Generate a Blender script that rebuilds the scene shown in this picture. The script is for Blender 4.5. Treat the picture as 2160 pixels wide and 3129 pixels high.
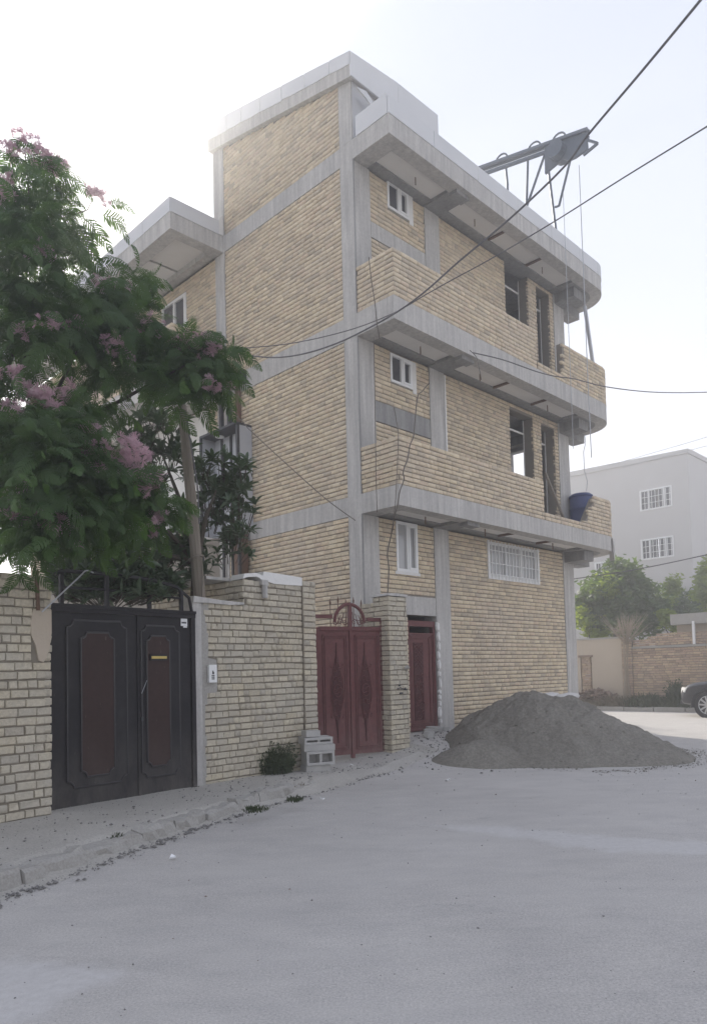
import bpy, math, random
import numpy as np
from mathutils import Vector, Matrix

random.seed(11)
rng = np.random.default_rng(11)
D = bpy.data
for o in list(D.objects):
    D.objects.remove(o)
scene = bpy.context.scene
col = scene.collection

# ------------------------------------------------------------------ camera
EYE = 1.5
FPX, CYPX, PITCH, ROLL = 2242.12, 1945.53, 0.0493, -0.0245      # focal length etc. in photo pixels
_fw = np.array([0, math.cos(PITCH), math.sin(PITCH)])
_u0 = np.array([0, -math.sin(PITCH), math.cos(PITCH)])
_r0 = np.array([1.0, 0, 0])
_R = math.cos(ROLL) * _r0 + math.sin(ROLL) * _u0
_U = -math.sin(ROLL) * _r0 + math.cos(ROLL) * _u0
cd = D.cameras.new('camera')
cam = D.objects.new('camera', cd)
col.objects.link(cam)
cd.sensor_fit = 'HORIZONTAL'
cd.sensor_width = 36
cd.lens = 36 * FPX / 2160
cd.shift_y = (CYPX - 3129 / 2) / 2160
cd.clip_start = 0.05
cd.clip_end = 3000
M = Matrix.Identity(4)
for i in range(3):
    M[i][0], M[i][1], M[i][2] = _R[i], _U[i], -_fw[i]
M[2][3] = EYE
cam.matrix_world = M
scene.camera = cam

# ------------------------------------------------------------------ sky, sun, exposure
SUN_AZ, SUN_EL = math.radians(-21), math.radians(27)     # behind the silk tree, left of the view axis
w = D.worlds.new('World')
scene.world = w
w.use_nodes = True
nt = w.node_tree
nt.nodes.clear()
wo = nt.nodes.new('ShaderNodeOutputWorld')
bg = nt.nodes.new('ShaderNodeBackground')
sky = nt.nodes.new('ShaderNodeTexSky')
sky.sky_type = 'NISHITA'
sky.sun_disc = False
sky.sun_elevation = SUN_EL
sky.sun_rotation = SUN_AZ
sky.altitude = 1200
sky.air_density = 1.0
sky.dust_density = 3.0
sky.ozone_density = 1.0
bg.inputs[1].default_value = 0.10
# a bright milky veil over the clear-sky model: the whole sky is hazy white
veil = nt.nodes.new('ShaderNodeMix')
veil.data_type = 'RGBA'
veil.inputs[0].default_value = 0.95
tc = nt.nodes.new('ShaderNodeTexCoord')
sx = nt.nodes.new('ShaderNodeSeparateXYZ')
vr = nt.nodes.new('ShaderNodeValToRGB')           # thickest and whitest at the horizon, thinner and bluer overhead
vr.color_ramp.elements[0].color = (0.82, 0.835, 0.895, 1)
vr.color_ramp.elements[1].color = (0.42, 0.465, 0.60, 1)
gain = nt.nodes.new('ShaderNodeVectorMath')
gain.operation = 'SCALE'
gain.inputs['Scale'].default_value = 10.0
nt.links.new(tc.outputs['Generated'], sx.inputs[0])
nt.links.new(sx.outputs[2], vr.inputs[0])
nt.links.new(vr.outputs[0], gain.inputs[0])
nt.links.new(gain.outputs[0], veil.inputs[7])
nt.links.new(sky.outputs[0], veil.inputs[6])
nt.links.new(veil.outputs[2], bg.inputs[0])
nt.links.new(bg.outputs[0], wo.inputs[0])
sd = D.lights.new('sun', 'SUN')
sd.energy = 4.5
sd.angle = math.radians(0.6)
sd.color = (1.0, 0.93, 0.82)
sun = D.objects.new('sun', sd)
col.objects.link(sun)
sdir = Vector((math.sin(SUN_AZ) * math.cos(SUN_EL), math.cos(SUN_AZ) * math.cos(SUN_EL), math.sin(SUN_EL)))
sun.rotation_euler = sdir.to_track_quat('Z', 'Y').to_euler()
sun.location = sdir * 60
scene.view_settings.view_transform = 'Standard'
scene.view_settings.look = 'None'
scene.view_settings.gamma = 1
scene.view_settings.exposure = 0.52
scene.cycles.max_bounces = 8
scene.cycles.volume_bounces = 1
scene.cycles.transparent_max_bounces = 12
scene.cycles.use_denoising = True

# ------------------------------------------------------------------ materials
def new_mat(name):
    m = D.materials.new(name)
    m.use_nodes = True
    t = m.node_tree
    t.nodes.clear()
    out = t.nodes.new('ShaderNodeOutputMaterial')
    b = t.nodes.new('ShaderNodeBsdfPrincipled')
    t.links.new(b.outputs[0], out.inputs[0])
    return m, t, b

def ramp(t, fac, cols):
    r = t.nodes.new('ShaderNodeValToRGB')
    e = r.color_ramp.elements
    n = len(cols)
    while len(e) < n:
        e.new(0.5)
    for i, c in enumerate(cols):
        p = c[3] if len(c) == 4 else i / max(1, n - 1)
        e[i].position = p
        e[i].color = (*c[:3], 1)
    t.links.new(fac, r.inputs[0])
    return r.outputs[0]

def noise(t, vec, scale, detail=4, rough=0.6, dist=0.0):
    n = t.nodes.new('ShaderNodeTexNoise')
    n.inputs['Scale'].default_value = scale
    n.inputs['Detail'].default_value = detail
    n.inputs['Roughness'].default_value = rough
    n.inputs['Distortion'].default_value = dist
    t.links.new(vec, n.inputs['Vector'])
    return n.outputs[0]

def position(t, sx=1, sy=1, sz=1):
    g = t.nodes.new('ShaderNodeNewGeometry')
    mp = t.nodes.new('ShaderNodeMapping')
    mp.inputs['Scale'].default_value = (sx, sy, sz)
    t.links.new(g.outputs['Position'], mp.inputs[0])
    return mp.outputs[0]

def mixc(t, fac, a, b, mode='MIX'):
    m = t.nodes.new('ShaderNodeMix')
    m.data_type = 'RGBA'
    m.blend_type = mode
    for s, v in ((m.inputs[0], fac), (m.inputs[6], a), (m.inputs[7], b)):
        if hasattr(v, 'links'):
            t.links.new(v, s)
        elif isinstance(v, (int, float)):
            s.default_value = v
        else:
            s.default_value = (*v, 1)
    return m.outputs[2]

def math_n(t, op, a, b):
    m = t.nodes.new('ShaderNodeMath')
    m.operation = op
    for s, v in ((m.inputs[0], a), (m.inputs[1], b)):
        if hasattr(v, 'links'):
            t.links.new(v, s)
        else:
            s.default_value = v
    return m.outputs[0]

def bump(t, b, h, strength, dist=0.01):
    n = t.nodes.new('ShaderNodeBump')
    n.inputs['Strength'].default_value = strength
    n.inputs['Distance'].default_value = dist
    t.links.new(h, n.inputs['Height'])
    t.links.new(n.outputs[0], b.inputs['Normal'])

def surf(name, cols, scale=3.0, rough=0.85, bscale=40, bstr=0.3, bdist=0.01, stretch=(1, 1, 1), fine=None, metal=0.0, spec=0.3, detail=5):
    m, t, b = new_mat(name)
    v = position(t, *stretch)
    c = ramp(t, noise(t, v, scale, detail, 0.62), cols)
    if fine:
        c = mixc(t, fine[1], c, ramp(t, noise(t, position(t), fine[0], 3, 0.7), [(0.3, 0.3, 0.3, 0.3), (0.72, 0.72, 0.72, 0.7)]), 'OVERLAY')
    t.links.new(c, b.inputs['Base Color'])
    b.inputs['Roughness'].default_value = rough
    b.inputs['Metallic'].default_value = metal
    b.inputs['Specular IOR Level'].default_value = spec
    if bstr > 0:
        bump(t, b, noise(t, position(t), bscale, 4, 0.65), bstr, bdist)
    return m

def brick_mats(name, cols, dirt, dirt_scale=1.2, dirt_amt=0.5):
    """the same brick twice: tint per brick from a mesh attribute, or per object"""
    out = []
    for kind in ('attr', 'obj'):
        m, t, b = new_mat(name + '_' + kind)
        if kind == 'attr':
            a = t.nodes.new('ShaderNodeAttribute')
            a.attribute_name = 'tint'
            f = a.outputs['Fac']
        else:
            f = t.nodes.new('ShaderNodeObjectInfo').outputs['Random']
        c = ramp(t, f, cols)
        blot = noise(t, position(t), 34, 3, 0.7)
        c = mixc(t, 0.42, c, ramp(t, blot, [(0.28, 0.27, 0.25, 0.3), (0.72, 0.71, 0.70, 0.7)]), 'OVERLAY')
        st = noise(t, position(t), dirt_scale, 4, 0.65)
        sf = ramp(t, st, [(0, 0, 0, 0.42), (1, 1, 1, 0.72)])
        sf2 = math_n(t, 'MULTIPLY', sf, dirt_amt)
        c = mixc(t, sf2, c, dirt)
        t.links.new(c, b.inputs['Base Color'])
        b.inputs['Roughness'].default_value = 0.93
        b.inputs['Specular IOR Level'].default_value = 0.15
        bump(t, b, noise(t, position(t), 90, 4, 0.7), 0.5, 0.006)
        out.append(m)
    return out

MT = {}
MT['brick'] = brick_mats('yellow_brick', [(0.56, 0.465, 0.335), (0.66, 0.565, 0.41), (0.59, 0.475, 0.36), (0.70, 0.60, 0.44), (0.50, 0.425, 0.325), (0.64, 0.535, 0.385), (0.44, 0.38, 0.30), (0.67, 0.58, 0.43)],
                         (0.545, 0.47, 0.395), 0.5, 0.45)
MT['oldbrick'] = brick_mats('old_brick', [(0.47, 0.425, 0.335), (0.53, 0.48, 0.38), (0.43, 0.39, 0.315), (0.56, 0.505, 0.39), (0.49, 0.44, 0.35), (0.40, 0.365, 0.305), (0.52, 0.46, 0.345)],
                            (0.44, 0.415, 0.365), 1.6, 0.6)
MT['farbrick'] = brick_mats('far_brick', [(0.456, 0.348, 0.240), (0.552, 0.432, 0.300), (0.360, 0.264, 0.198), (0.492, 0.360, 0.264), (0.324, 0.240, 0.192)],
                            (0.396, 0.324, 0.258), 0.7, 0.6)
MT['mortar'] = surf('mortar', [(0.20, 0.178, 0.15), (0.27, 0.243, 0.205)], 6, 0.95, 60, 0.5)
MT['oldmortar'] = surf('old_mortar', [(0.17, 0.15, 0.12), (0.27, 0.24, 0.195)], 5, 0.95, 50, 0.6)
def concrete(name, lo, hi, streak=0.40):
    m, t, b = new_mat(name)
    c = ramp(t, noise(t, position(t), 1.4, 6, 0.65), [lo, hi])
    s = noise(t, position(t, 5, 5, 0.35), 2.2, 5, 0.7)
    c = mixc(t, streak, c, ramp(t, s, [(0.25, 0.25, 0.26, 0.32), (0.74, 0.74, 0.73, 0.68)]), 'OVERLAY')
    p = noise(t, position(t), 22, 4, 0.7)
    c = mixc(t, 0.25, c, ramp(t, p, [(0.3, 0.3, 0.3, 0.3), (0.7, 0.7, 0.7, 0.7)]), 'OVERLAY')
    t.links.new(c, b.inputs['Base Color'])
    b.inputs['Roughness'].default_value = 0.9
    b.inputs['Specular IOR Level'].default_value = 0.2
    bump(t, b, noise(t, position(t), 30, 5, 0.7), 0.35, 0.008)
    return m
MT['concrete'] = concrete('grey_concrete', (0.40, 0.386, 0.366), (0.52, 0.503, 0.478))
MT['concrete_dk'] = concrete('grey_concrete_dark', (0.24, 0.235, 0.23), (0.33, 0.325, 0.315))  # darker copy of the concrete; deepens the shade on beams under the slabs
MT['soffit'] = surf('soffit_panel_paint', [(0.66, 0.64, 0.61), (0.76, 0.74, 0.71)], 2.5, 0.8, 30, 0.1)
MT['flashing'] = surf('flashing', [(0.56, 0.565, 0.575), (0.66, 0.665, 0.675)], 1.5, 0.55, 12, 0.12, 0.01)
MT['plaster_grey'] = surf('grey_plaster', [(0.42, 0.42, 0.43), (0.54, 0.54, 0.55)], 1.2, 0.9, 18, 0.3)
MT['plaster_white'] = surf('white_plaster', [(0.66, 0.65, 0.62), (0.80, 0.79, 0.77)], 3, 0.9, 25, 0.6, 0.02)
MT['whitepaint'] = surf('white_paint', [(0.72, 0.72, 0.71), (0.80, 0.80, 0.79)], 4, 0.45, 30, 0.05)
MT['greypanel'] = surf('grey_panel', [(0.40, 0.41, 0.44), (0.50, 0.51, 0.53)], 2, 0.45, 20, 0.05)
MT['darksteel'] = surf('dark_steel', [(0.035, 0.036, 0.042), (0.06, 0.06, 0.065)], 6, 0.5, 40, 0.1, spec=0.4)
MT['hoiststeel'] = surf('hoist_steel', [(0.07, 0.085, 0.11), (0.12, 0.14, 0.17)], 6, 0.5, 40, 0.1, spec=0.4)
MT['rust'] = surf('rusty_steel', [(0.12, 0.075, 0.055), (0.19, 0.12, 0.085)], 9, 0.85, 60, 0.3)
MT['blackgate'] = surf('black_gate_paint', [(0.012, 0.011, 0.014), (0.022, 0.020, 0.023), (0.045, 0.042, 0.042)], 2.2, 0.5, 35, 0.12, 0.004, fine=(14, 0.35), spec=0.18)
MT['blackmould'] = surf('black_gate_moulding', [(0.018, 0.017, 0.021), (0.04, 0.037, 0.04)], 6, 0.32, 0, 0, spec=0.5)
MT['brownpanel'] = surf('brown_gate_panel', [(0.030, 0.017, 0.016), (0.052, 0.028, 0.025)], 1.6, 0.45, 35, 0.12, 0.004, stretch=(1, 1, 0.5), fine=(18, 0.3), spec=0.18)
MT['redgate'] = surf('maroon_gate_paint', [(0.105, 0.038, 0.038), (0.14, 0.053, 0.052), (0.175, 0.078, 0.074)], 2.0, 0.5, 35, 0.1, 0.004, fine=(16, 0.35), spec=0.2)
MT['redrelief'] = surf('maroon_relief_paint', [(0.05, 0.013, 0.015), (0.085, 0.024, 0.025)], 8, 0.6, 50, 0.2)
MT['wood'] = surf('weathered_wood', [(0.13, 0.11, 0.085), (0.22, 0.19, 0.155), (0.28, 0.25, 0.21)], 5, 0.9, 40, 0.5, 0.01, stretch=(6, 6, 0.6))
MT['bark'] = surf('bark', [(0.05, 0.042, 0.033), (0.10, 0.085, 0.065)], 10, 0.95, 40, 0.6, 0.01)
MT['cable'] = surf('cable_rubber', [(0.10, 0.095, 0.10), (0.15, 0.145, 0.15)], 8, 0.7, 0, 0)  # grey lightened to put the haze into the cable colour
MT['thincable'] = surf('thin_cable', [(0.10, 0.085, 0.075), (0.15, 0.13, 0.11)], 8, 0.7, 0, 0)
MT['bluedrum'] = surf('blue_plastic', [(0.05, 0.065, 0.16), (0.07, 0.088, 0.20)], 3, 0.45, 0, 0)
MT['brass'] = surf('brass_slot', [(0.45, 0.34, 0.10), (0.58, 0.45, 0.16)], 8, 0.4, 0, 0, metal=0.3)
MT['cblock'] = surf('concrete_block', [(0.34, 0.33, 0.315), (0.50, 0.49, 0.47)], 8, 0.95, 60, 0.7, 0.01)
MT['sandbag'] = surf('pale_sack', [(0.52, 0.50, 0.48), (0.66, 0.64, 0.62)], 4, 0.9, 40, 0.3)
MT['carpaint'] = surf('black_car_paint', [(0.012, 0.012, 0.016), (0.016, 0.016, 0.02)], 3, 0.18, 0, 0, spec=0.6)
MT['rubber'] = surf('tyre_rubber', [(0.02, 0.02, 0.022), (0.035, 0.035, 0.037)], 8, 0.85, 0, 0)
MT['alloy'] = surf('alloy', [(0.45, 0.45, 0.46), (0.55, 0.55, 0.56)], 4, 0.35, 0, 0, metal=0.7)
MT['farwallpaint'] = surf('far_house_render', [(0.46, 0.445, 0.43), (0.53, 0.515, 0.50)], 0.5, 0.9, 8, 0.1)
MT['mudplaster'] = surf('mud_plaster', [(0.42, 0.355, 0.28), (0.52, 0.45, 0.365)], 1.0, 0.95, 12, 0.4, 0.02)
MT['drystem'] = surf('dry_stem', [(0.26, 0.21, 0.155), (0.36, 0.30, 0.23)], 12, 0.95, 0, 0)
MT['rubble'] = surf('rubble_brown', [(0.16, 0.11, 0.085), (0.28, 0.21, 0.165)], 6, 0.95, 30, 0.5)
MT['paper'] = surf('white_paper', [(0.74, 0.74, 0.74), (0.8, 0.8, 0.8)], 6, 0.7, 0, 0)
MT['ink'] = surf('black_ink', [(0.03, 0.03, 0.03), (0.05, 0.05, 0.05)], 6, 0.7, 0, 0)
MT['pebble'] = surf('pebble', [(0.10, 0.095, 0.09), (0.30, 0.29, 0.28)], 3, 0.95, 0, 0)

def add_dust(m, z0, z1, colr, amt):
    t = m.node_tree
    b = next(n for n in t.nodes if n.type == 'BSDF_PRINCIPLED')
    src = b.inputs['Base Color'].links[0].from_socket
    g = t.nodes.new('ShaderNodeNewGeometry'); sp = t.nodes.new('ShaderNodeSeparateXYZ'); mr = t.nodes.new('ShaderNodeMapRange')
    t.links.new(g.outputs['Position'], sp.inputs[0]); t.links.new(sp.outputs[2], mr.inputs[0])
    mr.inputs[1].default_value = z0; mr.inputs[2].default_value = z1; mr.inputs[3].default_value = 1; mr.inputs[4].default_value = 0
    n = ramp(t, noise(t, position(t, 1, 1, 0.45), 5, 5, 0.7), [(0.1, 0.1, 0.1, 0.35), (1, 1, 1, 0.68)])
    f = math_n(t, 'MULTIPLY', math_n(t, 'MULTIPLY', mr.outputs[0], n), amt)
    c = mixc(t, f, src, colr)
    # chips and scratches
    sc = ramp(t, noise(t, position(t, 1, 1, 0.25), 26, 2, 0.5), [(0, 0, 0, 0.72), (1, 1, 1, 0.75)])
    c = mixc(t, math_n(t, 'MULTIPLY', sc, 0.35), c, colr)
    t.links.new(c, b.inputs['Base Color'])
add_dust(MT['blackgate'], 0.1, 0.9, (0.17, 0.155, 0.14), 0.55)
add_dust(MT['brownpanel'], 0.1, 1.0, (0.16, 0.135, 0.12), 0.3)
add_dust(MT['redgate'], 0.1, 0.9, (0.30, 0.22, 0.20), 0.5)

def glass(name, c, rough=0.06):
    m, t, b = new_mat(name)
    v = noise(t, position(t), 1.5, 2)
    t.links.new(ramp(t, v, [c, tuple(x * 1.5 for x in c)]), b.inputs['Base Color'])
    b.inputs['Roughness'].default_value = rough
    b.inputs['Specular IOR Level'].default_value = 0.6
    b.inputs['Coat Weight'].default_value = 0.4
    b.inputs['Coat Roughness'].default_value = 0.03
    return m
MT['glass'] = glass('window_glass', (0.045, 0.045, 0.05))
MT['brightglass'] = glass('bright_reflection_glass', (0.30, 0.30, 0.30), 0.12)  # bright reflection in the ground floor panes, painted as a pale base colour

def leaf_mat(name, c1, c2, trans, tmix=0.45, rough=0.55):
    m = D.materials.new(name)
    m.use_nodes = True
    t = m.node_tree
    t.nodes.clear()
    out = t.nodes.new('ShaderNodeOutputMaterial')
    b = t.nodes.new('ShaderNodeBsdfPrincipled')
    tr = t.nodes.new('ShaderNodeBsdfTranslucent')
    mx = t.nodes.new('ShaderNodeMixShader')
    n = noise(t, position(t), 3.2, 3)
    t.links.new(ramp(t, n, [(*c1, 0.3), (*c2, 0.7)]), b.inputs['Base Color'])
    b.inputs['Roughness'].default_value = rough
    b.inputs['Specular IOR Level'].default_value = 0.3
    tr.inputs[0].default_value = (*trans, 1)
    mx.inputs[0].default_value = tmix
    t.links.new(b.outputs[0], mx.inputs[1])
    t.links.new(tr.outputs[0], mx.inputs[2])
    t.links.new(mx.outputs[0], out.inputs[0])
    return m
MT['silkleaf'] = leaf_mat('silk_tree_leaf', (0.028, 0.058, 0.020), (0.062, 0.115, 0.036), (0.11, 0.21, 0.035), 0.45)
MT['loquatleaf'] = leaf_mat('loquat_leaf', (0.055, 0.085, 0.050), (0.095, 0.13, 0.075), (0.07, 0.13, 0.03), 0.22, 0.4)
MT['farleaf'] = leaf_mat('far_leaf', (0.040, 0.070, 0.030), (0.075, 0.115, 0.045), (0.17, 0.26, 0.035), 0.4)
MT['sunlitleaf'] = leaf_mat('sunlit_leaf', (0.09, 0.14, 0.03), (0.13, 0.19, 0.04), (0.34, 0.42, 0.04), 0.5)  # lit copy of the far leaf: sunlight put into the yellow green
MT['weed'] = leaf_mat('weed_leaf', (0.04, 0.06, 0.03), (0.085, 0.10, 0.05), (0.06, 0.09, 0.02), 0.25)
MT['dryweed'] = leaf_mat('dry_weed', (0.15, 0.13, 0.085), (0.24, 0.20, 0.14), (0.1, 0.08, 0.04), 0.2)
MT['flower'] = leaf_mat('silk_flower', (0.55, 0.33, 0.40), (0.72, 0.56, 0.62), (0.60, 0.40, 0.46), 0.45, 0.9)

# ------------------------------------------------------------------ mesh helpers
class MB:
    """collects shapes and links them as ONE mesh object"""
    def __init__(self):
        self.v = []
        self.f = []
    def add(self, vs, fs):
        o = len(self.v)
        self.v += [tuple(map(float, p)) for p in vs]
        self.f += [tuple(i + o for i in q) for q in fs]
        return self
    def box(self, x0, y0, z0, x1, y1, z1):
        return self.add([(x0, y0, z0), (x1, y0, z0), (x1, y1, z0), (x0, y1, z0), (x0, y0, z1), (x1, y0, z1), (x1, y1, z1), (x0, y1, z1)],
                        [(0, 3, 2, 1), (4, 5, 6, 7), (0, 1, 5, 4), (1, 2, 6, 5), (2, 3, 7, 6), (3, 0, 4, 7)])
    def prism(self, poly, z0, z1):
        n = len(poly)
        vs = [(x, y, z0) for x, y in poly] + [(x, y, z1) for x, y in poly]
        fs = [tuple(range(n))[::-1], tuple(range(n, 2 * n))] + [(i, (i + 1) % n, n + (i + 1) % n, n + i) for i in range(n)]
        return self.add(vs, fs)
    def extrude(self, pts3, vec):
        """a planar polygon of 3-D points pushed along vec"""
        n = len(pts3)
        vs = [tuple(p) for p in pts3] + [tuple(np.array(p) + np.array(vec)) for p in pts3]
        fs = [tuple(range(n))[::-1], tuple(range(n, 2 * n))] + [(i, (i + 1) % n, n + (i + 1) % n, n + i) for i in range(n)]
        return self.add(vs, fs)
    def tube(self, pts, r, n=6, cap=True):
        pts = [np.array(p, float) for p in pts]
        k = len(pts)
        rr = r if hasattr(r, '__len__') else [r] * k
        vs, fs = [], []
        up = None
        for i, p in enumerate(pts):
            t = pts[min(i + 1, k - 1)] - pts[max(i - 1, 0)]
            t = t / (np.linalg.norm(t) + 1e-12)
            if up is None:
                up = np.array([0, 0, 1.0]) if abs(t[2]) < 0.9 else np.array([1.0, 0, 0])
            a = up - t * (up @ t)
            a /= np.linalg.norm(a) + 1e-12
            up = a
            b = np.cross(t, a)
            for j in range(n):
                g = 2 * math.pi * j / n
                vs.append(tuple(p + rr[i] * (math.cos(g) * a + math.sin(g) * b)))
        for i in range(k - 1):
            for j in range(n):
                fs.append((i * n + j, i * n + (j + 1) % n, (i + 1) * n + (j + 1) % n, (i + 1) * n + j))
        if cap:
            fs.append(tuple(range(n))[::-1])
            fs.append(tuple(range((k - 1) * n, k * n)))
        return self.add(vs, fs)
    def bar(self, a, b, wx, wy):
        """a square bar from a to b"""
        a, b = np.array(a, float), np.array(b, float)
        t = (b - a) / np.linalg.norm(b - a)
        up = np.array([0, 0, 1.0]) if abs(t[2]) < 0.9 else np.array([1.0, 0, 0])
        s = np.cross(t, up); s /= np.linalg.norm(s)
        u = np.cross(s, t)
        c = [s * i * wx / 2 + u * j * wy / 2 for i, j in ((-1, -1), (1, -1), (1, 1), (-1, 1))]
        return self.add([a + q for q in c] + [b + q for q in c],
                        [(0, 1, 2, 3), (7, 6, 5, 4), (0, 4, 5, 1), (1, 5, 6, 2), (2, 6, 7, 3), (3, 7, 4, 0)])
    def lathe(self, prof, c, n=20):
        vs, fs = [], []
        for r, z in prof:
            for j in range(n):
                g = 2 * math.pi * j / n
                vs.append((c[0] + r * math.cos(g), c[1] + r * math.sin(g), c[2] + z))
        for i in range(len(prof) - 1):
            for j in range(n):
                fs.append((i * n + j, i * n + (j + 1) % n, (i + 1) * n + (j + 1) % n, (i + 1) * n + j))
        fs.append(tuple(range(n))[::-1])
        fs.append(tuple(range((len(prof) - 1) * n, len(prof) * n)))
        return self.add(vs, fs)
    def build(self, name, mat, parent=None, smooth=False):
        me = D.meshes.new(name)
        me.from_pydata(self.v, [], self.f)
        me.validate()
        return link(name, me, mat, parent, smooth)

def link(name, me, mat, parent=None, smooth=False):
    if mat is not None:
        me.materials.append(mat)
    if smooth:
        me.polygons.foreach_set('use_smooth', [True] * len(me.polygons))
    me.update()
    o = D.objects.new(name, me)
    col.objects.link(o)
    if parent is not None:
        o.parent = parent
    return o

def np_mesh(name, V, F, mat, parent=None, tint=None, smooth=False):
    """V (n,3), F (m,k) all faces with k corners; tint per vertex"""
    me = D.meshes.new(name)
    m, k = F.shape
    me.vertices.add(len(V))
    me.vertices.foreach_set('co', np.ascontiguousarray(V, np.float32).ravel())
    me.loops.add(m * k)
    me.loops.foreach_set('vertex_index', np.ascontiguousarray(F, np.int32).ravel())
    me.polygons.add(m)
    me.polygons.foreach_set('loop_start', np.arange(0, m * k, k, dtype=np.int32))
    me.polygons.foreach_set('loop_total', np.full(m, k, np.int32))
    if tint is not None:
        a = me.attributes.new('tint', 'FLOAT', 'POINT')
        a.data.foreach_set('value', np.ascontiguousarray(tint, np.float32))
    me.update(calc_edges=True)
    me.validate()
    return link(name, me, mat, parent, smooth)

def tag(o, label=None, cat=None, group=None, kind=None):
    if label: o['label'] = label
    if cat: o['category'] = cat
    if group: o['group'] = group
    if kind: o['kind'] = kind
    return o

def empty(name, loc=(0, 0, 0), rz=0, label=None, cat=None, group=None):
    o = D.objects.new(name, None)
    col.objects.link(o)
    o.location = loc
    o.rotation_euler = (0, 0, rz)
    return tag(o, label, cat, group)

def at(u, v, depth):
    """the point at that depth (metres along +Y) seen at photo pixel u, v"""
    d = (u - 1080) / FPX * _R - (v - CYPX) / FPX * _U + _fw
    return np.array([0, 0, EYE]) + d * (depth / d[1])

def copy_tree(o, parent=None):
    c = o.copy()
    col.objects.link(c)
    c.parent = parent
    for ch in list(o.children):
        copy_tree(ch, c)
    return c

# ---- bricks: unit brick with a chamfered face (length 1 along x, front at y=0 looking to -y, height 1)
def unit_brick(j, cx=0.022, cz=0.085, jit=0.012):
    v = []
    for y, ix, iz in ((1.0, 0, 0), (0.16, 0, 0), (0.0, cx, cz)):
        for sx, sz in ((-1, 0), (1, 0), (1, 1), (-1, 1)):
            x = sx * (0.5 - ix)
            z = iz if sz == 0 else 1 - iz
            if y < 0.5:
                x += rng.normal(0, jit * 0.5) * j
                z += rng.normal(0, jit * 2.5) * j
            yy = y + (rng.normal(0, 0.07) * j if y == 0 else 0)
            v.append((x, yy, z))
    f = []
    for a in (0, 4):
        for i in range(4):
            f.append((a + i, a + (i + 1) % 4, a + 4 + (i + 1) % 4, a + 4 + i))
    f.append((8, 9, 10, 11))
    return np.array(v), np.array(f)
CLEAN = [unit_brick(0.55) for _ in range(10)]
WORN = [unit_brick(0.8, 0.028, 0.10) for _ in range(14)]
_unit_cache = {}
def unit_mesh(kind, k, mat):
    key = (kind, k, mat.name)
    if key not in _unit_cache:
        v, f = (CLEAN if kind == 'clean' else WORN)[k]
        me = D.meshes.new('brick')
        me.from_pydata([tuple(p) for p in v], [], [tuple(q) for q in f])
        me.materials.append(mat)
        _unit_cache[key] = me
    return _unit_cache[key]

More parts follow.
